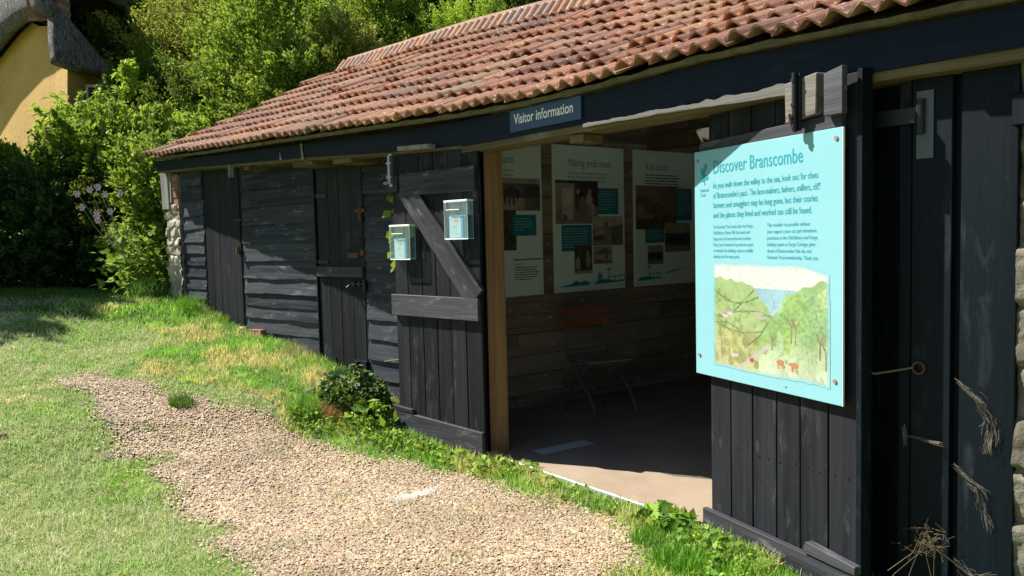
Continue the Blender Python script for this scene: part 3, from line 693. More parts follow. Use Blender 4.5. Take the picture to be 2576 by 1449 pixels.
# --- roof
def Ept(s):
    return P0 + (uB * s if s > 0 else uA * (-s))
def nrm(s):
    k = min(1, max(0, (s + .9) / 1.8)); k = k * k * (3 - 2 * k); v = nA * (1 - k) + nB * k; return v / np.linalg.norm(v)
ES = [(-5, 2.17), (-3.2, 2.185), (-2.7, 2.205), (-2, 2.228), (-1.3, 2.213), (-.7, 2.212), (0, 2.226), (.5, 2.231), (1.7, 2.263), (3.56, 2.318), (4.95, 2.38)]
def zeave(s): return float(np.interp(s, [a for a, b in ES], [b for a, b in ES]))
SL = 2.60; TAN = math.tan(rad(27)); CO = math.cos(rad(27)); SI = math.sin(rad(27))
def ov(s): return float(np.interp(s, [-4, -.6, .6, 2.4, 4.7], [.215, .225, .32, .32, .22]))
def RP(s, w_, h):    # s along eave, w up the slope, h above the slope surface
    e = Ept(s); n = nrm(s)
    sag = -.035 * math.sin(max(0, min(1, (s + 4) / 9)) * math.pi * 2.3) * (w_ / SL) - .03 * math.sin(math.pi * w_ / SL)
    b = ov(s) - w_ * CO + h * SI
    return (e[0] + n[0] * b - P0[0], e[1] + n[1] * b - P0[1], zeave(s) + w_ * SI + h * CO + sag)
GAUGE = .315; TW = .22; mb = MB()
def tile(mb, s0, w0, length, wid, lift, tilt, r, fn=RP, amp=.021):
    nu, nv = 14, 3; th = .013; vs = []
    sk = R.uniform(-.006, .006); hs = R.uniform(-.003, .003)
    for lay in (0, 1):
        for j in range(nv + 1):
            v_ = j / nv
            for i in range(nu + 1):
                u_ = i / nu
                ph = u_ * 2 * 2 * math.pi
                wv = amp * (.5 + .5 * math.cos(ph + math.pi)) ** .8 * 1.9
                s_ = s0 + u_ * wid * 1.01 + sk * v_
                w_ = w0 + length * v_ + R.uniform(-.0015, .0015)
                h = lift + (1 - v_) * tilt + wv + hs - (0 if lay == 0 else th) + .003 * mnoise.noise(Vector((s_ * 9, w_ * 7, lay)))
                vs.append(fn(s_, w_, h))
    n1 = (nu + 1) * (nv + 1); fs = []
    for j in range(nv):
        for i in range(nu):
            a = j * (nu + 1) + i; fs.append((a + 1, a, a + nu + 1, a + nu + 2)); b = a + n1; fs.append((b, b + 1, b + nu + 2, b + nu + 1))
    for i in range(nu): fs.append((i, i + 1, i + 1 + n1, i + n1))
    for j in range(nv):
        a = j * (nu + 1); fs.append((a, a + n1, a + nu + 1 + n1, a + nu + 1)); a += nu; fs.append((a, a + nu + 1, a + nu + 1 + n1, a + n1))
    mb.add(vs, fs, r)
nr = 9
for row in range(nr):
    s = -4.35 + (row % 2) * .11
    while s < 4.93:
        wid = min(TW, 5.02 - s)
        lift = .012 + (.022 if R.random() < .12 else 0) * R.random()
        base = .5 + .35 * mnoise.noise(Vector((s * .9, row * .5, 3))) + R.uniform(-.38, .38)
        tile(mb, s, row * GAUGE - R.uniform(0, .012) - (R.uniform(0, .03) if R.random() < .1 else 0), GAUGE + .07 if row < nr - 1 else SL - row * GAUGE + .1, wid, lift, .036 + R.uniform(-.005, .012), min(1, max(0, base)))
        s += TW
roof = mb.build('roof_tiles', TILE, shed, smooth=False)
# ridge course: steeper pale tiles then a rear slope
def RR(s, w_, h):   # steeper capping course
    p = RP(s, SL - .02, 0); n = nrm(s); a = rad(52)
    return (p[0] - n[0] * (w_ * math.cos(a) - h * math.sin(a)), p[1] - n[1] * (w_ * math.cos(a) - h * math.sin(a)), p[2] + w_ * math.sin(a) + h * math.cos(a))
mb = MB(); s = -4.35
while s < 4.7:
    tile(mb, s, -.02, .27, min(TW * .92, 4.78 - s) + .005, .02, .012, R.uniform(.55, .95), RR, .018); s += TW * .92
mb.build('ridge_tiles', TILE, shed).data.materials[0] = (lambda m: m)(TILE)
rt = MB()
rt.grid(lambda u, v_: (lambda p, n: (p[0] - n[0] * (.16 + v_ * 2.45), p[1] - n[1] * (.16 + v_ * 2.45), p[2] + .2 - v_ * 1.2))(RP(-4.35 + u * 9.1, SL, .02), nrm(-4.35 + u * 9.1)), 60, 4)
o = rt.build('rear_roof_slope', TILE, shed); o.modifiers.new('Solid', 'SOLIDIFY').thickness = .05
# underside boarding
un = MB(); un.grid(lambda u, v_: RP(-4.4 + u * 9.25, .10 + v_ * (SL - .1), -.035), 60, 3)
o = un.build('roof_boarding', CEIL, shed); o.modifiers.new('Solid', 'SOLIDIFY').thickness = .03
# mortar bedding under the eave tiles
em = MB()
def eb(u, v_):
    s = -4.3 + u * 9.2; k = .010 * mnoise.noise(Vector((s * 8, v_ * 3, 0)))
    prof = [(.035, .012), (.03, -.010), (.055, -.022), (.16, -.026)][min(3, int(round(v_ * 3)))]
    return RP(s, prof[0] + k, prof[1] + k)
em.grid(eb, 150, 3); em.build('eave_bedding', EAVEM, shed)

# --- fascia: A straight, B straight
mb = MB()
def fasc(x0, x1, zb, zt, y0, y1, n, seed, chip=0):
    for i in range(n):
        a, b = x0 + (x1 - x0) * i / n, x0 + (x1 - x0) * (i + 1) / n
        f = lambda x: zb(x) + .006 * mnoise.noise(Vector((x * 3, seed, 0))) + chip * max(0, mnoise.noise(Vector((x * 11, seed, 2))))
        mb.add([(a, y0, f(a)), (b, y0, f(b)), (b, y1, zb(b)), (a, y1, zb(a)), (a, y0, zt(a)), (b, y0, zt(b)), (b, y1, zt(b)), (a, y1, zt(a))],
               [(3, 2, 1, 0), (4, 5, 6, 7), (0, 1, 5, 4), (2, 3, 7, 6)] + ([(3, 0, 4, 7)] if i == 0 else []) + ([(1, 2, 6, 5)] if i == n - 1 else []), .5)
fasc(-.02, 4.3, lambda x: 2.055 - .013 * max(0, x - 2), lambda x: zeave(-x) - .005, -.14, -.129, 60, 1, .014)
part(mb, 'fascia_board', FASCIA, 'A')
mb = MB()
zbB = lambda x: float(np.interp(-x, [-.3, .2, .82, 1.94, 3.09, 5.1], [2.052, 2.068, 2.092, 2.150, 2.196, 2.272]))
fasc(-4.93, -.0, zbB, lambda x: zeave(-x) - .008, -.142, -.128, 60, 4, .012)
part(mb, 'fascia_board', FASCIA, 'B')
# weathered plate behind/below the fascia, seen from underneath
mb = MB(); fasc(-.05, 4.3, lambda x: 2.018 - .013 * max(0, x - 2), lambda x: 2.16, -.128, .06, 40, 7, 0)
part(mb, 'wall_plate', RAWH, 'A')
mb = MB(); fasc(-4.9, .03, lambda x: zbB(x) - .02, lambda x: zbB(x) + .09, -.126, .02, 40, 8, 0)
part(mb, 'wall_plate', RAWH, 'B')
mb = MB()
fasc(1.15, 2.52, lambda x: 2.034 - .022 * max(0, x - 1.5), lambda x: 2.052 + .012 * mnoise.noise(Vector((x * 7, 0, 0))) + .010 * mnoise.noise(Vector((x * 19, 3, 0))) + .016 * max(0, x - 1.9), -.158, -.1405, 60, 9, .007)
part(mb, 'ledge_strip', wood('bleached_grey_ledge', (.07, .068, .066), (.22, .205, .19), 'X', .8, 1, None, knots=False), 'A')
mb = MB(); fasc(-.62, -.28, lambda x: zbB(x) - .006, lambda x: zbB(x) + .022, -.22, -.165, 8, 10, .01)
part(mb, 'ledge_strip', GREYW, 'B')
# rafter ends and packing pieces under the plate
for x, w_, fr, z in ((-3.05, .10, 'B', 2.16), (-2.2, .3, 'B', 2.12), (-1.6, .25, 'B', 2.10), (.98, .11, 'A', 2.0)):
    mb = MB().box(x, x + w_, -.10, .5 if fr == 'B' else .05, z - .03, z + .012); part(mb, 'rafter_end', RAWH, fr)
mb = MB().box(-3.24, -3.21, -.16, -.12, 2.08, 2.19); part(mb, 'hanger_block', GREYW, 'B')
# slipped slate slivers / metal tie on the fascia
for pp in ([(-1.975, 2.135), (-1.945, 2.13), (-1.965, 2.265), (-1.985, 2.27)], [(-2.32, 2.165), (-2.29, 2.16), (-2.318, 2.225)]): part(MB().prism(pp, -.152, -.146), 'metal_tie', GREYW, 'B')

# --- post
part(MB().box(.0, .062, -.03, .12, -.04, 2.05), 'door_post', RAW, 'A')
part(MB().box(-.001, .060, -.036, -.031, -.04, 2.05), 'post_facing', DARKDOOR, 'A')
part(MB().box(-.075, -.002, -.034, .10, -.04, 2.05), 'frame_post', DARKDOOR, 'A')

part(MB().box(-.30, -.076, -.01, .05, -.04, 2.05), 'corner_light_stop', DARKDOOR, 'A')  # unseen board added to stop sun leaking onto the floor past the post
part(MB().box(-.30, -.28, .051, .30, -.04, 2.1), 'return_light_stop', DARKDOOR, 'A')  # unseen filler added to close the slot behind the open door to sunlight
# --- clad walls on line W (x = -t)
def clad(t0, t1, edges, top, seed, zoff=lambda t: 0.0, split=None):
    mb = MB(); n = max(6, int((t1 - t0) / .05)); rr = random.Random(seed)
    edges = sorted(edges)
    for i, z0 in enumerate(edges):
        z1 = (edges[i + 1] if i + 1 < len(edges) else top) + .035
        segs = [(t0, t1)]
        if split and i in split: segs = [(t0, split[i] - .003), (split[i] + .003, t1)]
        for (a, b) in segs:
            a2 = a + rr.uniform(-.006, .006); b2 = b + rr.uniform(-.006, .006); ph = rr.uniform(0, 50); vs = []
            dz = rr.uniform(-.006, .006); m_ = max(4, int((b - a) / .04)); out = rr.uniform(.020, .030)
            for k in range(m_ + 1):
                t = b2 + (a2 - b2) * k / m_; e = zoff(t)
                wz = .014 * mnoise.noise(Vector((t * 2.2, ph, 0))) + .006 * mnoise.noise(Vector((t * 9, ph, 0))) + dz
                bw = .006 * mnoise.noise(Vector((t * 3, ph, 4)))
                x = -t
                vs += [(x, -out + bw, z0 + wz + e), (x, -.004 + bw * .4, z1 + e), (x, .010, z1 + e), (x, -out + .016, z0 + wz + e)]
            fs = []
            for k in range(m_):
                q = k * 4
                fs += [(q, q + 4, q + 5, q + 1), (q + 1, q + 5, q + 6, q + 2), (q + 2, q + 6, q + 7, q + 3), (q + 3, q + 7, q + 4, q)]
            fs += [(0, 1, 2, 3), (m_ * 4 + 3, m_ * 4 + 2, m_ * 4 + 1, m_ * 4)]
            mb.add(vs, fs, rr.random())
    return mb
c2 = clad(2.25, 3.45, [.36, .48, .61, .748, .859, .984, 1.121, 1.29, 1.46, 1.63, 1.80, 1.97, 2.12], 2.28, 1, split={3: 2.78})
part(c2, 'weatherboard_wall', BLACK_H, 'W')
part(clad(4.20, 4.66, [.66, .76, .88, 1.0, 1.12, 1.24, 1.36, 1.495, 1.62, 1.76, 1.92, 2.08], 2.34, 2), 'weatherboard_wall', BLACK_H, 'W')
part(clad(.16, 1.575, [.0, .16, .31, .47, .63, .79, .95, 1.11, 1.28, 1.46, 1.64, 1.82, 2.0], 2.2, 3, lambda t: .02 * (t - .8)), 'weatherboard_wall', BLACK_H, 'W')
part(MB().box(-4.66, -.18, .014, .04, .1, 2.4), 'inner_lining', CEIL, 'W')
for bx_ in ((-3.485, -3.452, -.012, .012, .55, 2.3), (-2.25, -2.236, -.03, .012, .4, 2.3), (-1.598, -1.577, -.012, .012, .3, 2.3)): part(MB().box(*bx_), 'door_frame_strip', DARKDOOR, 'W')

def boards(x0, x1, z0, z1, n, y0, y1, gap=.004, seed=0, zb=None, lip=.0):
    mb = MB(); rr = random.Random(seed); xs = [x0 + (x1 - x0) * i / n + (rr.uniform(-.008, .008) if 0 < i < n else 0) for i in range(n + 1)]
    for i in range(n):
        a, b = xs[i] + gap / 2, xs[i + 1] - gap / 2; d = rr.uniform(-.0015, .0015)
        za = z0 if zb is None else zb(a); zb_ = z0 if zb is None else zb(b); e = rr.uniform(-.004, .004)
        mb.hexa([(a, y0 + d, za + e), (b, y0 + d, zb_ + e), (b, y1, zb_ + e), (a, y1, za + e), (a, y0 + d, z1), (b, y0 + d, z1), (b, y1, z1), (a, y1, z1)], rr.random())
        if gap and i < n - 1: pass
    mb.box(x0 + .005, x1 - .005, (y0 + y1) / 2, y1 + .002, (z0 if zb is None else max(zb(x0), zb(x1))) + .01, z1 - .01, .1)
    return mb
# door 1 (plank door at the left)
d1 = part(boards(-4.17, -3.49, .62, 2.25, 5, -.018, .006, .003, 5), 'plank_door', BLACK_V, 'W', bevel=.002)
MB().box(-4.20, -4.155, -.032, -.019, .70, .80).box(-4.155, -3.86, -.030, -.020, .715, .765).build('strap_hinge', IRON, d1)
mb = MB().box(-3.55, -3.47, -.036, -.020, 1.39, 1.42); mb.tube([(-3.50, -.05, 1.43), (-3.50, -.05, 1.36)], .020, 10)
mb.build('padlock_hasp', RUST, d1)
MB().box(-3.55, -3.45, -.03, -.02, 1.68, 1.70).build('latch', IRON, d1)
# stable door
up_ = part(boards(-2.225, -1.605, 1.20, 2.14, 4, -.014, .006, .003, 6), 'stable_door_leaf', BLACK_V, 'W', bevel=.002)
MB().box(-2.23, -1.60, -.042, -.016, 1.155, 1.245).build('drip_board', BLACK_RAIL, up_, bevel=.003)
for z in (1.84, 1.27): MB().box(-2.28, -2.08, -.024, -.016, z, z + .03).build('strap_hinge', IRON, up_)
mb = MB().box(-1.68, -1.55, -.034, -.016, 1.69, 1.72).box(-1.63, -1.60, -.034, -.016, 1.62, 1.74); mb.box(-1.80, -1.66, -.030, -.016, 1.315, 1.36).box(-1.62, -1.57, -.040, -.018, 1.335, 1.38)
mb.tube([(-1.66, -.04, 1.47), (-1.60, -.05, 1.44), (-1.62, -.045, 1.54)], .008, 6)
mb.build('hasp', RUST, up_)
lo_ = part(boards(-2.225, -1.605, .22, 1.145, 4, -.014, .006, .003, 7), 'stable_door_leaf', BLACK_V, 'W', bevel=.002)
mb = MB(); mb.tube([(-1.78, -.035, 1.10), (-1.57, -.035, 1.10)], .009, 8); mb.box(-1.74, -1.70, -.045, -.014, 1.08, 1.12).box(-1.66, -1.63, -.045, -.014, 1.08, 1.12).box(-1.585, -1.56, -.05, -.014, 1.04, 1.14); mb.tube([(-1.76, -.035, 1.10), (-1.77, -.075, 1.07)], .007, 6)
mb.build('bolt', IRON, lo_)
mb = MB(); mb.tube([(-1.76, -.035, .42), (-1.57, -.035, .42)], .010, 8); mb.box(-1.74, -1.70, -.05, -.014, .40, .45).box(-1.62, -1.58, -.05, -.014, .39, .46).box(-1.76, -1.57, -.02, -.014, .385, .46)
mb.build('bolt', IRON, lo_)
MB().box(-2.26, -2.02, -.026, -.016, .42, .455).build('strap_hinge', IRON, lo_)

# --- stone piers
def rubble(x0, x1, z0, z1, y0, depth, seed, lean=0.0, size=.12, bul=.022):
    mb = MB(); rr = random.Random(seed); z = z0
    while z < z1 - .02:
        h = min(rr.uniform(.7, 1.2) * size, z1 - z); x = x0
        while x < x1 - .01:
            w_ = min(rr.uniform(.7, 1.7) * size, x1 - x)
            if x1 - x - w_ < size * .4: w_ = x1 - x
            cx, cz = x + w_ / 2 + lean * (z + h / 2 - z0), z + h / 2; ph = rr.uniform(0, 90); rd = rr.random(); yo = rr.uniform(-.014, .014)
            def fn(u, v_):
                a, b = u * 2 * math.pi, (v_ - .0) * math.pi / 2
                # rounded cushion facing -y
                ex = lambda c: math.copysign(abs(c) ** .32, c)
                rx, rz2 = (w_ / 2 - .004) * math.cos(b) ** .35 if v_ < 1 else 0, (h / 2 - .004) * math.cos(b) ** .35 if v_ < 1 else 0
                p = Vector((cx + rx * ex(math.cos(a)), y0 + yo - bul * math.sin(b), cz + rz2 * ex(math.sin(a))))
                p += Vector((.5, 1, .5)) * (.024 * mnoise.noise(p * 9 + Vector((ph, 0, 0))) + .008 * mnoise.noise(p * 21 + Vector((ph, 1, 0))) + .010 * mnoise.noise(p * 37 + Vector((ph, 3, 0)))); return p
            mb.grid(fn, 24, 8, rd); x += w_
        z += h
    return mb
def rubble2(name, x0, x1, z0, z1, y0, seed, size, mat, frame, relief=.022, asp=1.5, step=.011, edge=.35):
    rg = np.random.default_rng(seed); nxs = int((x1 - x0) / step); nzs = int((z1 - z0) / step)
    X, Z = np.meshgrid(np.linspace(x0, x1, nxs + 1), np.linspace(z0, z1, nzs + 1)); S = []
    z = z0 - size
    while z < z1 + size:
        h = size * rg.uniform(.6, 1.15); x = x0 - size * asp + rg.uniform(-.1, 0)
        while x < x1 + size * asp: w_ = size * asp * rg.uniform(.45, 1.4); S.append((x + w_ / 2, z + h / 2 + rg.uniform(-.15, .15) * h)); x += w_
        z += h
    S = np.array(S); Xw = X + .02 * (nv(X, Z, .07, 11) - .5); Zw = Z + .02 * (nv(X, Z, .07, 12) - .5)
    D = np.sqrt(((Xw[..., None] - S[:, 0]) / asp) ** 2 + (Zw[..., None] - S[:, 1]) ** 2); o = np.argsort(D, -1)[..., :2]
    d1 = np.take_along_axis(D, o[..., :1], -1)[..., 0]; d2 = np.take_along_axis(D, o[..., 1:2], -1)[..., 0]; cell = o[..., 0]
    e = np.clip((d2 - d1) / (size * edge), 0, 1); e = e * e * (3 - 2 * e)
    co = rg.uniform(-.012, .012, len(S)); tx_ = rg.uniform(-.25, .25, len(S)); tz_ = rg.uniform(-.25, .25, len(S)); rv = rg.random(len(S))
    hgt = e * (relief + co[cell] + tx_[cell] * (X - S[cell, 0]) + tz_[cell] * (Z - S[cell, 1])) + .016 * (nv(X, Z, .05, 13) - .5) + .007 * (nv(X, Z, .016, 14) - .5)
    V = np.stack([X, y0 - hgt, Z], -1).reshape(-1, 3); ii, jj = np.meshgrid(np.arange(nxs), np.arange(nzs)); b = (jj * (nxs + 1) + ii).ravel()
    rn = np.where(e < .25, .9, rv[cell])[:-1, :-1].ravel()
    o = npmesh(name, V, np.stack([b, b + 1, b + nxs + 2, b + nxs + 1], 1), mat, shed, rnd=rn, smooth=True)
    loc, rz = {'A': ((0, 0, 0), RZA), 'W': (LW, RZW)}[frame]; o.location = loc; o.rotation_euler = (0, 0, rz); return o
pr = rubble2('stone_pier', -4.95, -4.665, .70, 1.90, -.034, 3, .115, STONE, 'W', .016, 1.45, edge=.22)
MB().box(-4.95, -4.665, -.03, 4.3, .5, 2.2).build('mortar_core', MORTAR, pr)
MB().box(-5.02, -4.86, -.06, .12, 1.86, 2.30, jit=.006).box(-4.85, -4.80, -.055, .1, 1.92, 2.28, jit=.004).build('timber_post_top', GREYW, pr)
bb = MB()
for k in range(5): bb.box(-4.79, -4.67, -.045, .1, 1.80 + k * .085, 1.872 + k * .085, jit=.003)
bb.build('brick_quoins', BRICK, pr)
pr2 = rubble2('stone_pier', 3.215, 4.0, -.1, 2.03, -.035, 9, .20, STONER, 'A', .020, 1.6, edge=.18)
MB().box(3.225, 4.35, -.033, .4, -.1, 2.1).build('mortar_core', MORTAR, pr2)
MB().box(3.20, 3.5, -.085, -.0, 1.79, 1.90).build('lintel_stub', DARKDOOR, pr2, bevel=.004)

# --- right-hand closed leaf behind the open door
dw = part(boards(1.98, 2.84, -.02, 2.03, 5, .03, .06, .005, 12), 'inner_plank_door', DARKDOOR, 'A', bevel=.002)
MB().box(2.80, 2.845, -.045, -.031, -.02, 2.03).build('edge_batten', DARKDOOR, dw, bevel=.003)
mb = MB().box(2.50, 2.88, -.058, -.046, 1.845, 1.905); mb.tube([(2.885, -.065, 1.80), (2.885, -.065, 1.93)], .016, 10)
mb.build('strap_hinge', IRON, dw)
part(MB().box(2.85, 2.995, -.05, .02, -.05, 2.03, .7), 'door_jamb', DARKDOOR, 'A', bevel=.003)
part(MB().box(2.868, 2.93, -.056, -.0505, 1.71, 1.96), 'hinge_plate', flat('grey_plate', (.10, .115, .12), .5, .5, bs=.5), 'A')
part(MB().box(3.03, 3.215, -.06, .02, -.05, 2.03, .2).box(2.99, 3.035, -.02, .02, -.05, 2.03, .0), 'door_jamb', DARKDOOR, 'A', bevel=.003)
rod = MB(); rod.tube([(2.70, -.15, .935), (2.715, -.13, .895), (2.74, -.115, .885), (2.82, -.075, .905), (2.865, -.06, .918)], .0045, 6)
rodo = part(rod, 'restraint_rod', DEADW, 'A')
ring = MB(); ring.tube([(2.885 + .022 * math.cos(a), -.062, .918 + .022 * math.sin(a)) for a in [k * math.pi / 6 for k in range(13)]], .005, 6); ring.build('ring', RUST, rodo)

# --- interior
iw = MB(); zz = -.05; rr = random.Random(4); ph = 0
gauges = [.17, .17, .16, .19, .16, .17, .18, .16, .17, .17, .15, .16, .17, .18, .17, .17, .17, .17]
for gz in gauges:
    x = -1.0 - rr.random()
    while x < 4.2:
        L = rr.uniform(1.2, 2.4); lim = max(-.70, (zz + gz - 2.24) / .51 - 1.15)
        hi = min(x + L - .004, 4.2 - max(0, zz + gz - 2.5) * 1.2)
        if hi > max(x, lim): iw.box(max(x, lim), hi, 0 + rr.uniform(-.002, .002), .025, zz + .002, zz + gz - .003)
        x += L
    zz += gz
part(iw, 'planked_wall', INNER, 'I')
part(MB().prism([(-.70, -.05), (3.4, -.05), (3.4, 2.3), (1.9, 3.2), (1.5, 3.2), (-.70, 2.2)], .026, .04), 'wall_backing', CEIL, 'I')
part(MB().box(-1.0, 4.3, 4.25, 4.3, -.05, 2.45), 'back_wall', CEIL, 'A')
part(MB().box(1.84, 1.88, .08, 4.25, -.05, 2.2), 'partition_wall', CEIL, 'A')
part(MB().box(4.3, 4.35, .05, 4.3, -.1, 2.2), 'end_wall', STONER, 'A')
part(MB().grid(lambda u, v_: (-5.05 + u * 5.1, 4.35, .3 + v_ * 1.9), 3, 3), 'rear_wall', CEIL, 'W')
for k, y in enumerate((1.2, 2.6)):
    part(MB().box(-1, 1.84, y, y + .1, 2.25, 2.38), 'tie_beam', CEIL, 'A')

# floor slab and metal threshold
fl = MB().box(-1.1, 1.84, .0, 4.25, -.10, .0)
o = fl.build('floor', FLOORM, None, (P0[0], P0[1], 0), RZA); tag(o, kind='structure')
part(MB().box(.07, 1.84, -.022, -.002, -.05, .004), 'threshold_strip', ALU, 'A', bevel=.002)

# --- open left door (frame L = B frame shifted forward)
def subframe(parent, name, mb, mat, loc, rz, **k): return mb.build(name, mat, parent, loc, rz, **k)
lloc = (nB[0] * .12, nB[1] * .12, 0)
zbL = lambda x: .045 - .06 * x
ld = boards(-.82, .085, .05, 2.06, 6, 0.0, .025, .007, 21, zb=zbL).build('open_plank_door', BLACK_V, shed, lloc, RZB, bevel=.002)
MB().box(-.835, .08, -.03, -.002, .913, 1.062, jit=.002).build('rail', BLACK_RAIL, ld, bevel=.003)
MB().box(-.70, .075, -.03, -.002, 1.765, 1.925, jit=.003).box(-.86, -.735, -.026, .02, 1.80, 1.92).build('rail', BLACK_RAIL, ld, bevel=.003)
MB().prism([(-.845, .205), (.09, .175), (.09, .015), (-.845, .075)], -.03, -.002).prism([(-.86, .245), (-.64, .235), (-.62, .205), (-.86, .21)], -.033, -.002).build('rail', BLACK_RAIL, ld, bevel=.003)
# brace: mesh built along its own x axis so the grain follows it
a = Vector((-.62, 0, 1.79)); b = Vector((.03, 0, 1.09)); L = (b - a).length; an = math.atan2(b.z - a.z, b.x - a.x)
br = MB(); nn_ = 24; vs = []
for k in range(nn_ + 1):
    x = -.06 + (L + .10) * k / nn_; e1 = .006 * mnoise.noise(Vector((x * 6, 0, 0))); e2 = .012 * mnoise.noise(Vector((x * 5, 9, 0)))
    vs += [(x, -.030, -.085 + e2), (x, -.030, .085 + e1), (x, -.002, .085 + e1), (x, -.002, -.085 + e2)]
fs = []
for k in range(nn_):
    q = k * 4; fs += [(q, q + 4, q + 5, q + 1), (q + 1, q + 5, q + 6, q + 2), (q + 3, q + 7, q + 4, q)]
br.add(vs, fs + [(0, 1, 2, 3), (nn_ * 4 + 3, nn_ * 4 + 2, nn_ * 4 + 1, nn_ * 4)])
bo = br.build('brace', BLACK_RAIL, ld); bo.location = a; bo.rotation_euler = (0, -an, 0)
mb = MB().box(-.80, -.765, -.040, -.031, 1.84, 2.075); mb.tube([(-.782, -.052, 1.86), (-.782, -.052, 2.06)], .012, 8); mb.tube([(-.782, -.052, 1.87), (-.80, -.09, 1.86)], .009, 6)
mb.box(-.81, -.755, -.058, -.038, 1.90, 1.915).box(-.81, -.755, -.058, -.038, 2.0, 2.015)
mb.build('bolt', STEEL, ld)

for zz_ in (.20, .98, 1.85):
    mb = MB()
    for k in range(6):
        for dx in (.035, .11): mb.disc((-.82 + k * .151 + dx + R.uniform(-.01, .01), zz_ + R.uniform(-.03, .03) - .03), .0035, -.0305 if zz_ != .2 else -.031, .002, 6)
    o = mb.build('nail_heads', RUST, ld); o['kind'] = 'stuff'
# --- open right door
DLOC = (.968 - P0[0], 3.881 - P0[1], 0); RZD = math.atan2(-math.cos(rad(24)), math.sin(rad(24)))
rd_ = boards(0, .905, .02, 2.05, 6, 0.0, .030, .007, 33).build('open_plank_door', BLACK_V, shed, DLOC, RZD, bevel=.002)
MB().box(.905, .925, -.004, .05, -.02, 2.06).build('edge_lipping', DARKDOOR, rd_)
MB().prism([(-.028, -.035), (.92, -.06), (.92, .095), (-.028, .082)], -.032, -.002).prism([(.66, .098), (.93, .098), (.93, .135), (.67, .15), (.655, .12)], -.04, -.004).build('rail', BLACK_RAIL, rd_, bevel=.003)
MB().prism([(-.03, 1.745), (.85, 1.765), (.85, 1.905), (.80, 1.912), (.72, 1.902), (-.03, 1.888)], -.03, -.002).build('rail', BLACK_RAIL, rd_, bevel=.003)
mb = MB()
for zz_ in (.02, .45, 1.3):
    for k in range(6):
        for dx in (.035, .11): mb.disc((k * .151 + dx + R.uniform(-.012, .012), zz_ + R.uniform(-.02, .02)), .004, -.0325 if zz_ < .1 else -.0012, .002, 6)
o = mb.build('nail_heads', IRON, rd_); o['kind'] = 'stuff'
MB().prism([(.575, 1.898), (.745, 1.912), (.75, 2.075), (.57, 2.06)], -.055, -.004).build('packing_block', wood('split_weathered_block', (.035, .033, .032), (.24, .215, .185), 'X', .85, 1.4, (.36, .33, .29)), rd_, bevel=.004)
MB().prism([(.79, 1.895), (.885, 1.893), (.885, 2.075), (.79, 2.06)], -.062, -.035).build('end_block', BLACK_RAIL, rd_, bevel=.003)
mb = MB().box(.632, .672, -.068, -.058, 1.855, 2.085); mb.tube([(.652, -.078, 1.85), (.652, -.078, 2.09)], .010, 8)
for z in (1.875, 1.96, 2.06): mb.tube([(.652, -.09, z), (.652, -.062, z)], .009, 8)
bt = mb.build('bolt', IRON, rd_)
mb = MB(); mb.tube([(.645, -.09, 1.89), (.642, -.094, 1.925)], .007, 7); mb.tube([(.645, -.09, 1.893), (.617, -.09, 1.893)], .004, 6); mb.build('bolt_handle', RUST, bt)

# ================================================================ SIGNS
def signroot(name, loc, rz, lab, cat='sign', group=None): return empty(name, loc, rz, lab, cat, group)
def worldD(x, y=0, z=0):
    c, s = math.cos(RZD), math.sin(RZD); return (.968 + x * c - y * s, 3.881 + x * s + y * c, z)
# Discover Branscombe
sg = signroot('welcome_sign', worldD(-.065, -.034, .757), RZD, 'aqua "Discover Branscombe" panel with a painted valley picture, fixed to the nearer open door', 'sign')
SWX, SWZ = .925, 1.09
bd = MB().box(0, SWX, 0, .008, 0, SWZ).build('board', AQUA, sg, bevel=.0015)
MB().box(SWX, SWX + .003, -.0005, .0085, 0, SWZ).build('board_edge', EDGEW, bd)
text('title', 'Discover Branscombe', .142, .975, .088, TEAL, sg, sx=.735, bold=.0004)
for k, ln in enumerate(("As you walk down the valley to the sea, look out for clues", "of Branscombe's past. The lace-makers, bakers, millers, cliff", "farmers and smugglers may be long gone, but their stories", "and the places they lived and worked can still be found.")):
    text('introduction_line', ln, .142, .905 - .0465 * k, .038, TEAL, sg, sx=.735, bold=.0003)
text('paragraph', "The National Trust looks after the Forge,\nOld Bakery, Manor Mill, the beach and\nlarge areas of countryside and coastline.\nEvery year thousands of pounds are spent\nto maintain the buildings, improve wildlife\nhabitats and the many paths.", .142, .715, .0225, TEAL, sg, sx=.73, line=1.24)
text('paragraph', "This wouldn't be possible without\nyour support; your car park donations,\npurchases at the Old Bakery and Forge,\nholidays spent at Forge Cottage, pints\ndrunk of Branscombe Vale ale, and\nNational Trust membership. Thank you.", .508, .715, .0225, TEAL, sg, sx=.81, line=1.24)
text('credit', 'Illustration by Frances Penwill', .70, .052, .014, TEAL, sg, sx=.75) if False else None
# oak-leaf emblem
lf = MB()
def leafshape(cx, cz, s, rot):
    pts = []
    prof = [(0, -1), (.14, -.8), (.42, -.62), (.28, -.42), (.62, -.2), (.38, 0), (.66, .28), (.36, .4), (.42, .72), (.12, .78), (0, 1)]
    for x, z in prof + [(-x, z) for x, z in reversed(prof[1:-1])]:
        c, s2 = math.cos(rot), math.sin(rot); pts.append((cx + s * (x * c - z * s2), cz + s * (x * s2 + z * c)))
    lf.prism(pts, -.0015, -.0008)
leafshape(.066, .985, .024, .5); leafshape(.086, 1.008, .023, -.45); leafshape(.069, .955, .020, 2.2); leafshape(.092, .962, .020, -2.0)
lf.prism([(.078, .925), (.082, .925), (.082, 1.0), (.078, 1.0)], -.0016, -.0009)
lf.build('emblem', TEAL, sg)
text('emblem_name', 'National\nTrust', .045, .893, .024, TEAL, sg, sx=.8, line=.95)
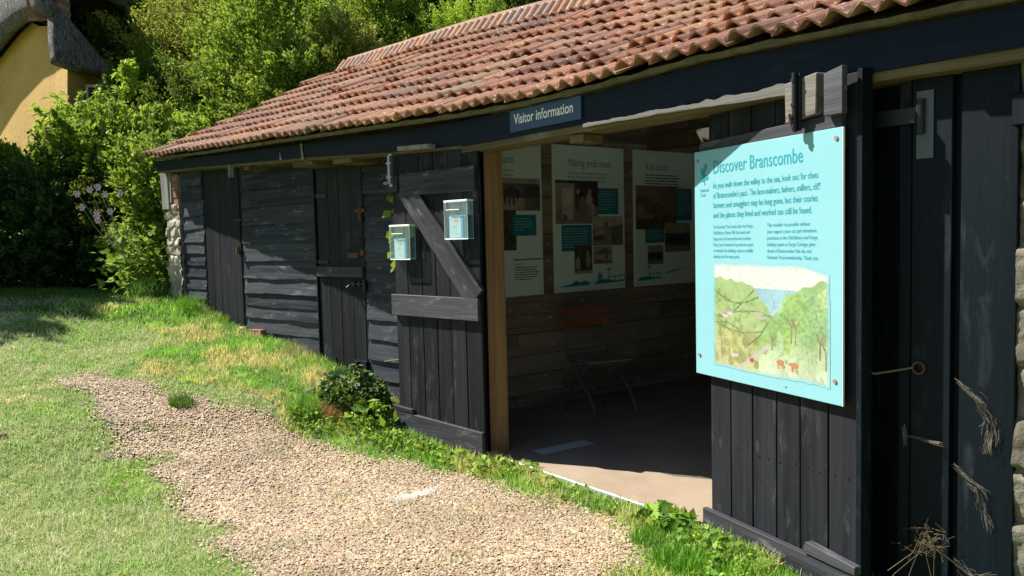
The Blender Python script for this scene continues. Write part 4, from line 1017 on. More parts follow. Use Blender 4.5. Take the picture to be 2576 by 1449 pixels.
for x, z in ((.028, 1.045), (.895, 1.05), (.03, .095), (.89, .095)): MB().disc((x, z), .009, 0, .005).build('screw', COPPER, sg)
mb = MB().disc((.62, .028), .003, 0, .002); mb.build('pin', IRON, sg)

# the painted valley
def paint_valley(w_=230, h=165):
    u, v = np.meshgrid(np.linspace(0, 1, w_), np.linspace(0, 1, h))   # v down
    n1 = vnoise(w_, h, 6, 1); n2 = vnoise(w_, h, 22, 2); n3 = vnoise(w_, h, 3, 5, 3); n4 = vnoise(w_, h, 60, 8, 2)
    img = np.zeros((h, w_, 3))
    def C(r, g, b): return np.array([r, g, b]) 
    cream, sea, yl, gr, dk, lt = C(.70, .72, .66), C(.30, .52, .60), C(.60, .50, .16), C(.28, .44, .12), C(.13, .24, .06), C(.62, .72, .45)
    img[:] = cream * (1 - .15 * n1[..., None]) + .06
    seam = (v > .22) & (v < .55) & (u > .33) & (u < .78); img[seam] = (sea * (.85 + .35 * n3[..., None]))[seam]
    # left hills
    hl = .13 + .06 * np.clip(u / .36, 0, 1) + np.clip(u - .36, 0, 1) * 1.35 + .012 * np.sin(u * 60)
    left = v > hl
    k = np.clip((v - .35) * 1.3 + (.25 - u) * .9, 0, 1)[..., None]
    lc = (gr * 1.1) * (1 - k) + yl * k; lc = lc * (.72 + .6 * n1[..., None]) ; lc = lc * .8 + lt * .2
    img[left] = lc[left]
    # hedge lines and little trees on the left
    for i, (a, b, c_) in enumerate([(.25, .10, .5), (.36, .16, -.3), (.47, .05, .25), (.57, -.05, .45), (.66, .1, .2)]):
        ln = a + b * np.sin(u * 7 + i) + c_ * .18 * u
        mline = left & (np.abs(v - ln) < .006 + .006 * (n2 > .55)) & (u < .58); img[mline] = dk * .8 + .05
    r_ = np.random.default_rng(3)
    for i in range(120):
        cx, cy = r_.random() * .52, r_.uniform(.2, .95); s = .010 + .028 * cy * r_.uniform(.5, 1)
        if cy < .15 + cx * .5: continue
        m = ((u - cx) / (s * .7)) ** 2 + ((v - cy) / (s * 1.3)) ** 2 < .7 + .9 * n2
        tc = (dk * 1.7 if cy < .6 else C(.34, .33, .08)) * r_.uniform(.7, 1.35)
        m &= left; img[m] = img[m] * .35 + tc * .65
    # right side
    hr = .30 - .16 * np.clip((u - .62) / .3, 0, 1) + np.clip(.66 - u, 0, 1) * 1.6 + .014 * np.sin(u * 45)
    right = (v > hr) & (u > .44)
    rc = C(.33, .52, .20) * (.7 + .65 * n1[..., None]); fade = np.clip((v - .62) * 3.2, 0, 1)[..., None]; rc = rc * (1 - fade) + (lt * (.75 + .4 * n1[..., None])) * fade
    img[right] = rc[right]
    for (cx, cy, a, b, tc) in [(.75, .42, .10, .17, C(.27, .46, .10)), (.90, .40, .09, .17, C(.24, .44, .17)), (.97, .28, .06, .10, C(.45, .60, .22)), (.56, .60, .05, .13, C(.24, .42, .10)), (.64, .52, .045, .1, C(.20, .38, .10)), (.68, .66, .035, .12, C(.30, .48, .06)), (.85, .63, .06, .07, C(.24, .40, .14)), (.48, .72, .05, .09, C(.25, .42, .07)), (.95, .58, .07, .08, C(.2, .36, .14))]:
        m = ((u - cx) / a) ** 2 + ((v - cy) / b) ** 2 < .55 + .9 * n2
        img[m] = img[m] * .3 + (tc * (.7 + .7 * n4[..., None]))[m] * .7
    def line(pts, wd, c_):
        for (x0, y0), (x1, y1) in zip(pts, pts[1:]):
            dx, dy = x1 - x0, y1 - y0; t = np.clip(((u - x0) * dx + (v - y0) * dy) / (dx * dx + dy * dy), 0, 1)
            m = (u - x0 - t * dx) ** 2 + (v - y0 - t * dy) ** 2 < wd * wd; img[m] = c_
    br_ = C(.30, .19, .12)
    for (x, y) in ((.71, .60), (.745, .61), (.93, .70), (.975, .78)):
        line([(x, y + .08), (x, y - .06), (x - .03, y - .14)], .006, br_); line([(x, y - .05), (x + .03, y - .13)], .004, br_)
    line([(.55, .76), (.555, .66)], .005, br_); [line([(.555, .68), (.555 + .035 * math.cos(a), .66 + .07 * math.sin(a))], .003, br_) for a in (-.4, -1, -1.6, -2.2, -2.8)]
    line([(.09, .90), (.08, .68)], .004, br_); line([(.17, .92), (.16, .74)], .003, br_)
    line([(.52, .73), (.38, .87), (.25, .99)], .018, C(.55, .50, .44))
    line([(.52, .52), (.44, .66), (.34, .75)], .006, dk)
    def blob(cx, cy, a, b, c_): m = ((u - cx) / a) ** 2 + ((v - cy) / b) ** 2 < 1; img[m] = c_
    blob(.375, .885, .022, .022, C(.42, .06, .09))
    for cx, cy in ((.62, .86), (.735, .865)):
        blob(cx, cy, .034, .026, C(.62, .23, .09)); blob(cx - .03 * (1 if cx > .7 else -1), cy + (.03 if cx < .7 else -.005), .014, .016, C(.58, .2, .08))
        for dx in (-.022, -.012, .014, .024): line([(cx + dx, cy + .01), (cx + dx, cy + .055)], .0035, C(.55, .22, .1))
    for cx, cy, s in ((.17, .47, .035), (.22, .86, .03), (.12, .5, .03)):
        blob(cx, cy, s, s * .7, C(.62, .60, .55)); blob(cx, cy - s * .6, s, s * .4, C(.45, .33, .30))
    blob(.43, .45, .05, .012, C(.5, .42, .36)); blob(.46, .49, .04, .012, C(.5, .42, .36))
    for i in range(26):
        cx, cy = .62 + r_.random() * .36, .74 + r_.random() * .24; line([(cx, cy), (cx + r_.uniform(-.01, .01), cy - .035)], .0022, C(.22, .30, .12))
    gm = img.mean(-1, keepdims=True); ink = (np.abs(n2 - .5) < .022) & (v > .2) & ((u < .4) | (u > .55)); img[ink] *= .72; img = img * (.84 + .32 * n4[..., None]); img = np.clip((img * .88 + gm * .12) * 1.0 + .015, .015, 1) * .68
    # soft ragged edge fading to the board colour
    ed = np.minimum(np.minimum(u, 1 - u) * 1.3, np.minimum(v, 1 - v)) + (n1 - .5) * .03
    aq = np.array([.196, .421, .469])
    topc = .08 * np.clip((u - .72) / .28, 0, 1) ** 2
    ed = np.minimum(ed, v - topc + (n1 - .5) * .02)
    k = np.clip(ed / .045, 0, 1)[..., None]; img = img * k + aq * (1 - k)
    img[(ed < 0.0)] = -1
    return img
picture('picture', paint_valley(), .135, .865, .058, .555, -.0012, sg)

# Visitor information sign (on the fascia, frame A)
def worldA(x, y=0, z=0):
    return (P0[0] + uA[0] * x - nA[0] * y, P0[1] + uA[1] * x - nA[1] * y, z)
vs_ = signroot('visitor_sign', worldA(.508, -.154, 2.082), RZA, 'small navy "Visitor information" sign fixed to the black fascia above the doorway', 'sign')
MB().box(0, .625, 0, .012, 0, .128).build('board', NAVY, vs_, bevel=.001)
text('lettering', 'Visitor information', .042, .045, .083, WHITE, vs_, sx=.82, bold=.0012)

# interior posters on frame I (front = -y)
def worldI(x, y=0, z=0):
    c, s = math.cos(rad(37.5)), math.sin(rad(37.5)); return (-.062 + x * c - y * s, 6.56 + x * s + y * c, z)
def oldphoto(seed, kind, w_=60, h=48):
    u, v = np.meshgrid(np.linspace(0, 1, w_), np.linspace(0, 1, h)); n1 = vnoise(w_, h, 5, seed); n2 = vnoise(w_, h, 20, seed + 1)
    g = np.full((h, w_), .30)
    def blob(cx, cy, a, b, c_): m = ((u - cx) / a) ** 2 + ((v - cy) / b) ** 2 < 1; g[m] = c_
    if kind == 'horse':
        g = .34 - .22 * (v > .17) + .22 * (v > .6) * (1 - u) + .1 * (v > .6); g[(v > .2) & (u > .7)] *= .55
        blob(.28, .36, .18, .20, .13); blob(.42, .42, .12, .14, .06); blob(.56, .45, .035, .2, .03); blob(.56, .28, .03, .05, .12)
        for x in (.2, .32, .4, .48): blob(x, .68, .018, .16, .04)
    elif kind == 'smithy':
        g = .05 + .25 * (u < .45) * (v > .05); g[(v > .6)] = .22; g = g + .2 * (u > .15) * (u < .4) * (v > .15) * (v < .9)
        blob(.52, .5, .06, .22, .09); blob(.52, .25, .03, .06, .42); blob(.79, .45, .08, .16, .40); blob(.80, .24, .035, .06, .45); blob(.63, .62, .1, .25, .20); blob(.88, .66, .04, .14, .38); blob(.22, .86, .05, .07, .1)
    elif kind == 'village':
        g = .42 - .18 * (v > .30 + .35 * np.abs(u - .45)); g[(v > .85)] = .26; g[(u > .62) & (v > .25 + .3 * (1 - u))] = .15; blob(.25, .55, .16, .1, .33); blob(.2, .75, .2, .1, .1); blob(.45, .25, .05, .1, .14); blob(.55, .75, .04, .12, .34)
    elif kind == 'cottage':
        g = .33 - .12 * (v > .75); g[(v < .45) & (v > .12 + .5 * np.abs(u - .6))] = .16; g[(v >= .45) & (v < .8) & (u > .3)] = .40; blob(.7, .6, .06, .16, .07); blob(.35, .85, .3, .08, .12)
    elif kind == 'men':
        g = .06 + .05 * n1; blob(.18, .68, .14, .2, .36); blob(.2, .48, .07, .06, .4); blob(.78, .55, .14, .24, .3); blob(.75, .28, .07, .07, .4); blob(.48, .6, .12, .3, .05); g[(v > .9)] = .3
    elif kind == 'boats':
        g = .30 - .22 * (v > .35) + .12 * (v > .8); blob(.3, .55, .22, .1, .03); blob(.7, .6, .2, .12, .04); blob(.5, .4, .3, .05, .10)
    elif kind == 'paint':
        g = .20 - .05 * u; g[(v > .15 + .45 * u)] = .13; g[(v > .7)] = .08; blob(.1, .6, .1, .16, .25); blob(.3, .72, .14, .07, .22); blob(.6, .6, .05, .18, .11)
    elif kind == 'figure':
        g = .05 + .04 * n1; blob(.45, .35, .1, .08, .2); blob(.42, .62, .16, .2, .09)
    g = g * (.70 + .55 * n1) + .10 * (n2 - .5)
    g = np.clip(g, .015, .7)
    return np.stack([g * 1.08, g * .97, g * .82], -1) if kind != 'paint' else np.stack([g * 1.25, g * .92, g * .66], -1)
def microtext(parent, x, z, wd, lines, lh, mat, name='small_print', wh=.45, seed=0):
    rr = random.Random(seed); mb = MB()
    for i in range(lines):
        xx = x; end = x + wd * (rr.uniform(.82, 1) if i < lines - 1 else rr.uniform(.35, .7))
        while xx < end:
            L = rr.uniform(.8, 3) * lh * .55; z0 = z - i * lh
            mb.add([(xx, -.0012, z0), (min(xx + L, end), -.0012, z0), (min(xx + L, end), -.0012, z0 + lh * wh * rr.uniform(.8, 1.1)), (xx, -.0012, z0 + lh * wh)], [(0, 1, 2, 3)]); xx += L + lh * .28
    return mb.build(name, mat, parent)
def poster(k0, lab, title, tx, cols, boxes, sil=False):
    s = signroot('information_poster', worldI(k0, -.016, .962), rad(37.5), lab, 'poster', 'printed panels on the inner plank wall')
    MB().box(0, .87, 0, .012, 0, 1.287).build('board', PALE, s, bevel=.001)
    text('title', title, tx, 1.105, .098, TEAL, s, sx=.74)
    for nm, kind, a, b, z0, z1, sd in cols: picture('printed_photo', oldphoto(sd, kind), a, b, z0, z1, -.0011 - .0003 * sd / 10, s)
    for (a, b, z0, z1) in boxes:
        q = MB().box(a, b, -.0016, -.0004, z0, z1).build('caption_box', TEALBOX, s)
        microtext(q, a + .02, z1 - .035, b - a - .04, max(3, int((z1 - z0 - .04) / .023)), .023, flat('caption_ink', (.35, .55, .55), .6), wh=.3, seed=int(a * 100)).location = (0, -.0008, 0)
    for x, z in ((.03, 1.26), (.84, 1.26), (.03, .03), (.84, .03)): MB().disc((x, z), .006, 0, .004).build('screw', STEEL, s)
    return s
p1 = poster(-.46, 'pale green poster with a horse photograph, partly hidden behind the timber post', 'Living off the land', .05, [('a', 'horse', .30, .85, .715, .985, 11), ('b', 'figure', .2, .585, .385, .72, 12)], [(.55, .80, .505, .68)])
p1.children[1].name = 'title'
text('introduction', 'At the start of the century there were 15 farms in\nthe parish; now there are just seven. Like many\nplaces, machinery has replaced farming as the', .17, 1.035, .036, DARKTEAL, p1, sx=.56, line=1.0)
microtext(p1, .56, .235, .27, 6, .020, DARKTEAL, seed=5); text('heading', 'Branscombe', .56, .262, .024, DARKTEAL, p1, sx=.8)
MB().box(.55, .865, -.0016, -.0004, .300, .312).build('rule', TEAL, p1)
p2 = poster(.534, 'pale green "Making ends meet" poster, middle one of three on the inner wall', 'Making ends meet', .175, [('a', 'smithy', .025, .535, .600, .980, 21), ('b', 'village', .46, .845, .40, .665, 24), ('c', 'men', .235, .45, .155, .42, 22), ('d', 'cottage', .465, .70, .235, .392, 23)], [(.525, .79, .685, .92), (.09, .45, .36, .59)])
text('introduction', 'Before the Second World War village life would have been\nvery tough. Most people would have more than one job to\nensure there was food on the table at the end of the day.', .175, 1.035, .033, DARKTEAL, p2, sx=.60, line=1.0)
p3 = poster(1.53, 'pale green "Risk takers" poster farthest into the bay, left of the nearer open door', 'Risk takers', .165, [('a', 'paint', .025, .60, .54, .955, 31), ('b', 'boats', .425, .80, .315, .60, 32), ('c', 'boats', .18, .40, .205, .385, 33)], [(.60, .83, .62, .935), (.15, .42, .41, .57)])
microtext(p3, .165, 1.05, .52, 6, .027, DARKTEAL, seed=8)
def silhouette(parent, fl=False):
    mb = MB(); g_ = lambda pts: mb.prism(pts, -.0016, -.0004)
    def X(x): return x if not fl else .02 + (x - .45) * .85
    g_([(X(.46), .055), (X(.52), .085), (X(.62), .095), (X(.75), .075), (X(.86), .08), (X(.86), .065), (X(.6), .055)])
    for x in (.66, .73, .79, .85): g_([(X(x), .07), (X(x) + .008, .07), (X(x) + .008, .125), (X(x), .125)])
    g_([(X(.64), .108), (X(.86), .118), (X(.86), .124), (X(.64), .114)])
    g_([(X(.655), .08), (X(.664), .08), (X(.664), .20), (X(.655), .20)]); g_([(X(.63), .172), (X(.69), .178), (X(.69), .192), (X(.63), .186)])
    if not fl:
        for x in (.522, .548): g_([(x, .08), (x + .02, .08), (x + .022, .13), (x + .014, .16), (x + .006, .16), (x - .002, .13)])
        g_([(.05, .045), (.12, .06), (.2, .072), (.25, .10), (.30, .078), (.36, .095), (.43, .065), (.40, .05), (.2, .048)])
    else: g_([(.42, .11), (.5, .13), (.62, .145), (.8, .165), (.62, .137), (.48, .112)])
    mb.build('landscape_motif', TEAL, parent)
silhouette(p2); silhouette(p3, True)

# ================================================================ leaflet boxes on the left door
def worldL(x, y=0, z=0):
    c, s = math.cos(RZB), math.sin(RZB); bx, by = P0[0] + nB[0] * .12, P0[1] + nB[1] * .12
    return (bx + x * c - y * s, by + x * s + y * c, z)
def leafbox(x, z, w_, h, lab, lab2, nleaf):
    b = empty('leaflet_box', worldL(x, -.008, z), RZB, lab, 'leaflet box', 'clear leaflet boxes on the open door'); d = .055; t = .003
    mb = MB().box(0, w_, -d, -d + t, 0, h - .0).box(0, w_, -t, 0, 0, h).box(0, t, -d + t, -t, 0, h).box(w_ - t, w_, -d + t, -t, 0, h).box(t, w_ - t, -d + t, -t, 0, t)
    mb.build('shell', CLEAR, b)
    r = .0045
    mb = MB().box(-.003, w_ + .003, -d - .004, .0, h, h + .014)
    mb.tube([(.0, -d, 0.002), (w_, -d, .002)], r, 6).tube([(0, -d, 0), (0, -d, h)], r * .6, 6).tube([(w_, -d, 0), (w_, -d, h)], r * .6, 6)
    mb.build('lid', RIM, b, bevel=.002)
    mb = MB(); mb.tube([(.022, -d - .005, h), (.022, -d - .006, h - .05), (w_ * .68, -d - .006, h - .05), (w_ * .68, -d - .005, h)], .0028, 6); mb.build('lid_latch', RIM, b)
    lw, lh = w_ * .52, h * .62
    for k in range(nleaf):
        L = empty('leaflet', worldL(x + .030 + k * .018, -.008 - d + .020 - .0 * k + .006 * k, z + .008), RZB, lab2[k], 'leaflet', 'leaflets in the clear boxes')
        MB().box(0, lw + .02, -.008, .012, 0, lh).build('paper_stack', LEAFLET, L)
        cw, chh = 40, 60; u, v = np.meshgrid(np.linspace(0, 1, cw), np.linspace(0, 1, chh)); im = np.zeros((chh, cw, 3)) + np.array([.80, .86, .88])
        def bl(cx, cy, a, b_, c_): m = ((u - cx) / a) ** 2 + ((v - cy) / b_) ** 2 < 1; im[m] = c_
        bl(.64, .22, .24, .10, (.70, .50, .36)); bl(.64, .27, .14, .07, (.78, .62, .5)); bl(.55, .5, .22, .12, (.66, .76, .68)); bl(.35, .52, .07, .05, (.45, .6, .3)); bl(.5, .7, .4, .08, (.76, .82, .80))
        bl(.14, .15, .05, .035, (.25, .3, .32)); im[(v > .80) & (v < .82) & (u > .4) & (u < .85)] = (.4, .5, .55); im[(v > .86) & (v < .875) & (u > .4) & (u < .8)] = (.4, .5, .55)
        picture('cover', im, .006, lw, .004, lh - .008, -.0085, L)
    MB().disc((w_ * .3, h - .03), .008, -.003, .004).build('screw', STEEL, b); MB().disc((w_ * .86, h - .045), .009, -.003, .004).build('screw', STEEL, b)
    return b
leafbox(-.785, 1.315, .225, .235, 'lower clear leaflet box with white lid at the outer edge of the left open door', ['pale blue leaflet with a pink and white cover in the lower leaflet box'], 1)
leafbox(-.185, 1.45, .225, .245, 'higher clear leaflet box with white lid, right of the diagonal brace', ['front pale blue leaflet in the higher leaflet box', 'second pale blue leaflet showing behind the front one in the higher box'], 2)

# ================================================================ chair
chx, chy = .70, 6.415
cr = empty('folding_chair', (chx, chy, 0), math.atan2(.401, .916) , 'blue grey metal folding chair with two red brown back slats against the inner wall', 'chair')
for sx in (-.19, .19):
    mb = MB(); mb.tube([(sx, -.25, .0), (sx, -.235, .08), (sx, -.16, .20), (sx, -.02, .30), (sx, .12, .40), (sx, .185, .46)], .010, 8); mb.build('leg', BLUEPAINT, cr, smooth=True)
    mb = MB(); mb.tube([(sx * .93, .25, .0), (sx * .93, .235, .08), (sx * .93, .13, .22), (sx * .93, .0, .31), (sx * .93, -.10, .40), (sx * .93, -.12, .44)], .009, 8); mb.build('leg', BLUEPAINT, cr, smooth=True)
    mb = MB(); mb.tube([(sx, .185, .46), (sx * .98, .20, .54), (sx * .96, .215, .68), (sx * .96, .235, .88)], .009, 8); mb.build('back_upright', BLUEPAINT, cr, smooth=True)
for z0, ov_, nm in ((.70, .215, 0), (.795, .225, 1)):
    mb = MB(); mb.grid(lambda u, v_: (-ov_ + 2 * ov_ * u, .200 + (.012 if z0 > .75 else 0) - .02 * (1 - (2 * u - 1) ** 2) * -1, z0 + .065 * v_ + .006 * (1 - (2 * u - 1) ** 2)), 12, 2); o = mb.build('back_slat', SLAT, cr); o.modifiers.new('Solid', 'SOLIDIFY').thickness = .014
    MB().disc((-.17, z0 + .035), .008, .192, .006).build('screw', STEEL, o); MB().disc((.17, z0 + .035), .008, .192, .006).build('screw', STEEL, o)
for k in range(6):
    y0 = -.19 + k * .062; MB().box(-.20, .20, y0, y0 + .045, .447, .462).build('seat_slat', SEATW, cr, bevel=.003)
mb = MB(); mb.tube([(-.19, -.19, .437), (-.19, .17, .437)], .008, 6).tube([(.19, -.19, .437), (.19, .17, .437)], .008, 6).tube([(-.19, .19, .475), (.19, .19, .475)], .007, 6); mb.tube([(-.19, -.19, .437), (.19, -.19, .437)], .006, 6); mb.build('seat_frame', BLUEPAINT, cr)

# floor tape
tp = MB().prism([(0, 0), (.47, .0), (.47, .062), (0, .062)], -.0005, .0005)
o = MB().box(0, .45, -.05, .075, .003, .0045).build('floor_tape', TAPE, None, (.155, 5.25, 0), rad(35)); tag(o, 'short strip of pale grey tape stuck on the floor just inside the doorway', 'tape strip')

# ================================================================ small outdoor things
def rock(name, loc, s, lab, mat=STONER, cat='stone', sq=(1, .8, .6)):
    mb = MB()
    def fn(u, v_):
        a, b = u * 2 * math.pi, (v_ - .5) * math.pi
        p = Vector((math.cos(a) * math.cos(b) * sq[0], math.sin(a) * math.cos(b) * sq[1], math.sin(b) * sq[2]))
        return p * s * (1 + .25 * mnoise.noise(p * 1.6 + Vector(loc)))
    mb.grid(fn, 18, 10); o = mb.build(name, mat, None, (loc[0], loc[1], float(H(loc[0], loc[1])) + s * .3), smooth=True); return tag(o, lab, cat)
rock('stone', (-1.60, 6.15, 0), .052, 'grey brown stone lying in the grass in front of the stable door')
rock('stone', (-2.66, 7.74, 0), .05, 'pale stone at the foot of the left plank door beside the broken brick', STONE)
o = MB().box(-.10, .10, -.05, .05, 0, .06, jit=.008).box(.02, .03, -.052, -.048, .01, .045).build('brick', BRICK, None, (-2.44, 7.60, float(H(-2.44, 7.6)) + .015), RZW, bevel=.004)
tag(o, 'broken red brick lying in the grass against the black weatherboards', 'brick')
rock('clod', (-3.28, 5.0, 0), .03, 'small brown clod on the mown lawn at the far left', stonemat('earth', (.10, .07, .04), (.18, .12, .07), (.25, .18, .1)), 'clod')
# chalky patch on the gravel (scattered pale crumbs)
n = 2600; a = rng.normal(0, 1, (n, 2)); x = -.59 + a[:, 0] * .06; y = 4.50 + a[:, 1] * .04 + (x + .59) * .6; k = nv(x, y, .05, 9) > .45; x, y = x[k], y[k]; n = len(x)
s = rng.uniform(.002, .006, n); T0 = np.array([(1, 0, 0), (-.5, .8, 0), (-.5, -.8, 0), (0, 0, .7)])
W = T0[None] * s[:, None, None] + np.stack([x, y, H(x, y) + .019 + 0 * x], -1)[:, None]
Fc = (np.arange(n)[:, None, None] * 4 + np.array([(0, 1, 3), (1, 2, 3), (2, 0, 3)])[None]).reshape(-1, 3)
tag(npmesh('chalk_crumbs', W.reshape(-1, 3), Fc, PEBB, colr=np.repeat(np.array([[.40, .36, .31]]) * rng.uniform(.8, 1.2, (n, 1)), 3, 0)), 'pale chalky patch of crumbs on the gravel path', 'chalk patch', kind='stuff')

# weeds: rosettes of leaves
def weed(name, x, y, rr_, hh, nleaf, leaf, mat, lab, seed, cat='plant', group=None, asp=.5, blades_=0):
    rg = np.random.default_rng(seed); t = empty(name, (x, y, float(H(x, y))), 0, lab, cat, group)
    a = rg.uniform(0, 6.283, nleaf); r = rr_ * np.sqrt(rg.random(nleaf)); z = hh * rg.random(nleaf) * (1 - .5 * r / rr_) + .01
    wx, wy = x + r * np.cos(a), y + r * np.sin(a)
    P = np.stack([wx - x, wy - y, z + H(wx, wy) - H(x, y)], -1); D = np.stack([np.cos(a), np.sin(a), rg.uniform(.1, .9, nleaf)], -1)
    V, T = leafcloud(P, D, leaf, asp, rg=rg); npmesh('leaves', V, T, mat, t, rnd=np.repeat(rg.random(nleaf), 2))
    mb = MB()
    for k in range(min(14, nleaf // 5)): mb.tube([(0 + P[k, 0] * .4, P[k, 1] * .4, P[k, 2] * .0 - .01), tuple(P[k])], [.0022, .0012], 4)
    mb.build('stems', STALK, t); return t
WG = 'weeds along the edge of the gravel'
SP = [(-1.46, 5.66, .20, .10, 170, 'low leafy weed clump at the gravel edge left of the dry tuft'), (-1.10, 5.60, .20, .12, 190, 'leafy weed clump between the ivy and the gravel'), (-.86, 5.42, .16, .11, 150, 'leafy weed under the outer corner of the left open door'),
      (-.62, 5.28, .15, .09, 140, 'leafy weed in front of the bottom rail of the left open door'), (-.40, 5.10, .15, .09, 130, 'broad weed below the middle of the left open door'), (-.16, 4.93, .16, .10, 160, 'weed at the foot of the timber post'),
      (.03, 4.86, .13, .09, 120, 'weed at the left end of the metal threshold'), (.17, 4.62, .11, .06, 90, 'small weed beside the left third of the threshold'), (.33, 4.42, .12, .06, 90, 'low weed beside the middle of the threshold'), (.50, 4.20, .12, .06, 90, 'low weed beside the right part of the threshold'),
      (.74, 3.93, .15, .10, 150, 'round leaved weed at the right end of the threshold'), (.86, 3.66, .15, .09, 150, 'clover clump against the far end of the bottom rail of the nearer door'), (.95, 3.42, .16, .09, 150, 'clover clump beside the middle of the bottom rail of the nearer door'), (.84, 3.20, .15, .07, 130, 'clover clump at the bottom edge of the photo beside the nearer door')]
for i, (x, y, r, h_, nl_, lab) in enumerate(SP): weed('weed_clump', x, y, r, h_ * 1.1, int(nl_ * R.uniform(.9, 1.6)), R.uniform(.026, .042) if i != 10 else .065, L_WEED, lab, 200 + i, group=WG, asp=.75)
# ivy by the left door
weed('ivy_bush', -1.22, 6.02, .27, .36, 900, .052, L_IVY, 'dark glossy ivy bush growing beside the outer edge of the left open door', 230, 'ivy', asp=.95)
weed('dock_plant', -1.06, 5.74, .20, .22, 170, .085, L_WEED, 'bright broad leaved dock plant below the ivy bush', 231, 'plant', asp=.5)
# ivy sprigs
for i, (tx, z0, z1, nlf, lab) in enumerate([(-.90, 1.62, 1.80, 4, 'upper ivy sprig poking out behind the outer edge of the left open door'), (-.90, 1.22, 1.50, 9, 'lower ivy sprig hanging below the upper one beside the lower leaflet box')]):
    b = worldL(tx + .05, .06, z0); t = empty('ivy_sprig', b, RZB, lab, 'ivy', 'ivy sprigs behind the open door'); mb = MB(); pts = [(.06 * math.sin(k), .01 * k, (z1 - z0) * k / 4) for k in range(5)]
    mb.tube([(p_[0] * .4 - .0, p_[1], p_[2]) for p_ in pts], .003, 5).build('stem', STALK, t)
    rg = np.random.default_rng(80 + i); P = np.stack([rg.uniform(-.09, 0, nlf), rg.uniform(-.04, .02, nlf), rg.uniform(0, z1 - z0, nlf)], -1)
    V, T = leafcloud(P, np.tile([[-.3, -.5, -.6]], (nlf, 1)), .085, .95, rg=rg); npmesh('leaves', V, T, L_BRIGHT, t, rnd=np.repeat(rg.random(nlf), 2))
# grass tufts
def tuft(name, x, y, n, hh, r, c, lab, lean=.8, wd=.004, group=None):
    rg = np.random.default_rng(int(abs(x * 999))); a = rg.uniform(0, 6.283, n); q = r * np.sqrt(rg.random(n)); xs = x + q * np.cos(a); ys = y + q * np.sin(a)
    V, T, C_ = blades(xs, ys, rg.uniform(.5, 1, n) * hh, np.full(n, wd), np.array(c) * rg.uniform(.6, 1.4, (n, 1)), lean, rg=rg)
    tag(npmesh(name, V, T, L_GRASS, colr=C_), lab, 'grass tuft', group)
TG = 'separate tufts of grass'
tuft('grass_tuft', -2.41, 5.67, 420, .10, .09, (.14, .26, .03), 'larger grass tuft standing alone in the upper gravel', group=TG)
tuft('grass_tuft', -2.50, 5.30, 180, .04, .08, (.17, .25, .04), 'flat grass tuft in the gravel near the lawn edge', group=TG)
tuft('grass_tuft', -2.22, 5.02, 110, .03, .05, (.17, .25, .04), 'small grass tuft in the gravel, nearest to the lawn edge', group=TG)
tuft('grass_tuft', -1.33, 5.80, 500, .16, .11, (.36, .20, .07), 'dry reddish brown tuft beside the ivy bush', group=TG)
tuft('grass_tuft', -1.55, 5.80, 420, .17, .13, (.17, .34, .03), 'tall bright tuft left of the dry reddish tuft', group=TG)
tuft('grass_tuft', -3.30, 8.10, 330, .26, .13, (.16, .32, .03), 'bright tall tuft at the foot of the narrow weatherboards', group=TG)
tuft('grass_tuft', -3.95, 8.62, 420, .34, .20, (.13, .24, .04), 'long arching grass at the foot of the left stone pier', .9, .006, group=TG)
tuft('grass_tuft', -1.95, 7.05, 260, .16, .16, (.30, .30, .12), 'thin dry tuft in front of the wide weatherboards', group=TG)
tuft('grass_tuft', -2.95, 7.95, 200, .12, .12, (.2, .32, .05), 'short tuft at the foot of the left plank door', group=TG)
tuft('grass_tuft', .72, 3.42, 500, .13, .12, (.12, .30, .02), 'lush tuft beside the bottom rail of the nearer open door', .7, .005, group=TG)
tuft('grass_tuft', .62, 3.72, 260, .11, .08, (.15, .32, .03), 'tuft at the corner between gravel and threshold', .6, .004, group=TG)

# anemone flowers beside the pier
fb = (-4.20, 8.88); fz = float(H(*fb)); an_ = empty('anemone_plant', (fb[0], fb[1], fz), 0, 'tall leaning plant with pink flowers between the dark hedge and the stone pier', 'flowering plant')
mbs = MB(); heads = []
rr = random.Random(5)
for k in range(10):
    hx, hz = rr.uniform(-.62, -.14), rr.uniform(.85, 1.25); hd = (hx, rr.uniform(-.15, .1), hz + .1 * (hx + .6)); heads.append(hd)
    mbs.tube([(0, 0, .35), (hx * .35, 0, .55), (hx * .75, hd[1] * .5, hz * .78), hd], [.006, .005, .004, .003], 5)
mbs.tube([(0, 0, -.02), (0, 0, .4)], .008, 6); mbs.build('stem', STALK, an_)
for k, hd in enumerate(heads):
    mb = MB()
    for j in range(6):
        a = j * math.pi / 3; r0 = .032; c, s = math.cos(a), math.sin(a)
        mb.add([(hd[0], hd[1], hd[2]), (hd[0] + r0 * c - .012 * s, hd[1] - .01, hd[2] + r0 * s + .012 * c), (hd[0] + r0 * 1.3 * c, hd[1] - .014, hd[2] + r0 * 1.3 * s), (hd[0] + r0 * c + .012 * s, hd[1] - .01, hd[2] + r0 * s - .012 * c)], [(0, 1, 2, 3)])
    mb.build('flower', PINK, an_)
rg = np.random.default_rng(9); nl_ = 160; P = rg.normal(0, 1, (nl_, 3)) * np.array([.16, .12, .14]) + np.array([-.1, 0, .33])
V, T = leafcloud(P, np.tile([[-.6, -.3, .2]], (nl_, 1)), .10, .7, rg=rg); npmesh('leaves', V, T, L_WEED, an_, rnd=np.repeat(rg.random(nl_), 2))
# leafy plant against the pier
weed('mallow_plant', -4.05, 8.85, .26, 1.0, 420, .085, L_BRIGHT, 'tall leafy plant climbing against the left stone pier', 240, 'plant', asp=.8)

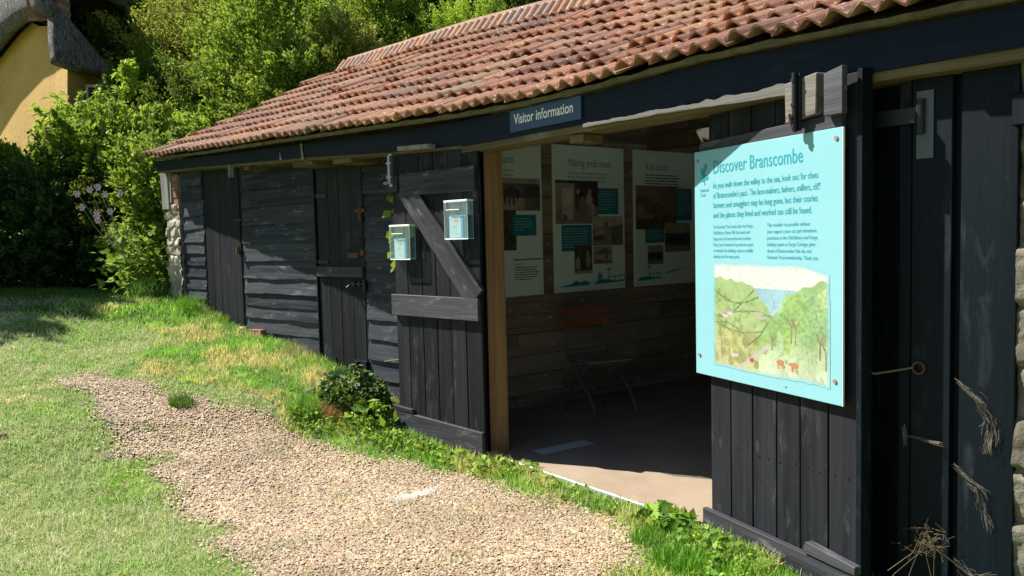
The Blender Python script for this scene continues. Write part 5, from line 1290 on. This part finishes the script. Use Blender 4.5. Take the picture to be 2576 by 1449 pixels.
# dead plant by the inner jamb, cobwebs
dp = empty('dead_plant', worldA(2.93, -.14, -.03), RZA, 'dry dead stalks with a tangled head standing in front of the dark inner door', 'dead plant')
mb = MB(); rr = random.Random(3)
for a, b in (((-.22, -.05, 0), (.04, .03, .36)), ((-.10, 0, 0), (.02, .04, .42)), ((.10, -.02, 0), (.02, .02, .30)), ((.12, -.02, 0), (.05, .03, .34)), ((.05, .03, .34), (.33, .06, .20)), ((-.12, -.04, .2), (.0, .03, .40))):
    a, b = Vector(a), Vector(b); m = (a + b) / 2 + Vector((rr.uniform(-.03, .03), .01, rr.uniform(-.02, .02))); mb.tube([a * .85, m * .85, b * .85], [.0014, .0011, .0007], 5)
for k in range(40):
    p = Vector((rr.gauss(.03, .03), rr.gauss(.02, .02), rr.gauss(.31, .025))); q = [p]
    for j in range(3): q.append(q[-1] + Vector((rr.gauss(0, .022), rr.gauss(0, .01), rr.gauss(0, .018))))
    mb.tube(q, .0006, 4)
mb.build('stalks', DEADW, dp)
def web(loc, pts, lab, seed, n=70):
    t = empty('cobweb', loc, RZA, lab, 'cobweb', 'dusty cobwebs around the dark jambs'); mb = MB(); rr = random.Random(seed)
    for k in range(n):
        u = rr.random() * (len(pts) - 1); i = min(int(u), len(pts) - 2); f = u - i
        c = [pts[i][j] * (1 - f) + pts[i + 1][j] * f for j in range(3)]; wd = c[2] if False else (pts[i][3] * (1 - f) + pts[i + 1][3] * f)
        p = Vector((c[0] + rr.gauss(0, wd), c[1] + rr.gauss(0, .006), c[2] + rr.gauss(0, wd * .6))); q = [p]
        d = Vector((pts[i + 1][0] - pts[i][0], 0, pts[i + 1][2] - pts[i][2])).normalized()
        for j in range(2): q.append(q[-1] + d * rr.uniform(.01, .03) + Vector((rr.gauss(0, wd * .4), rr.gauss(0, .004), rr.gauss(0, wd * .4))))
        mb.tube(q, rr.uniform(.00025, .00055), 3)
    mb.build('threads', COBWEB, t)
web(worldA(3.03, -.07, .70), [(-.02, 0, .20, .004), (.06, 0, .14, .009), (.12, 0, .06, .014), (.11, 0, -.02, .008)], 'thick dusty cobweb hanging between the dark jamb and the stone wall, the highest', 1, 110)
web(worldA(3.03, -.07, .38), [(-.02, 0, .20, .006), (.07, 0, .13, .010), (.11, 0, .0, .008)], 'cobweb strand on the dark jamb below the thickest cobweb', 2, 70)
web(worldA(2.84, -.07, .64), [(-.005, 0, .06, .004), (.0, 0, .01, .004), (.10, 0, .005, .004)], 'white cobweb ledge across the dark door jamb', 3, 60)
web(worldA(3.04, -.07, .12), [(-.02, 0, .10, .01), (.06, 0, .04, .015), (.11, 0, .06, .012)], 'lowest cobweb beside the stone wall near the ground', 4, 70)
# dry stick poking from behind the left door
o = MB().tube([(0, 0, 0), (.14, .0, .025), (.30, 0, .04)], [.006, .005, .004], 6).build('stick', DEADW, None, (-1.02, 6.22, .50), RZW); tag(o, 'short bare stick poking out above the ivy bush', 'stick')
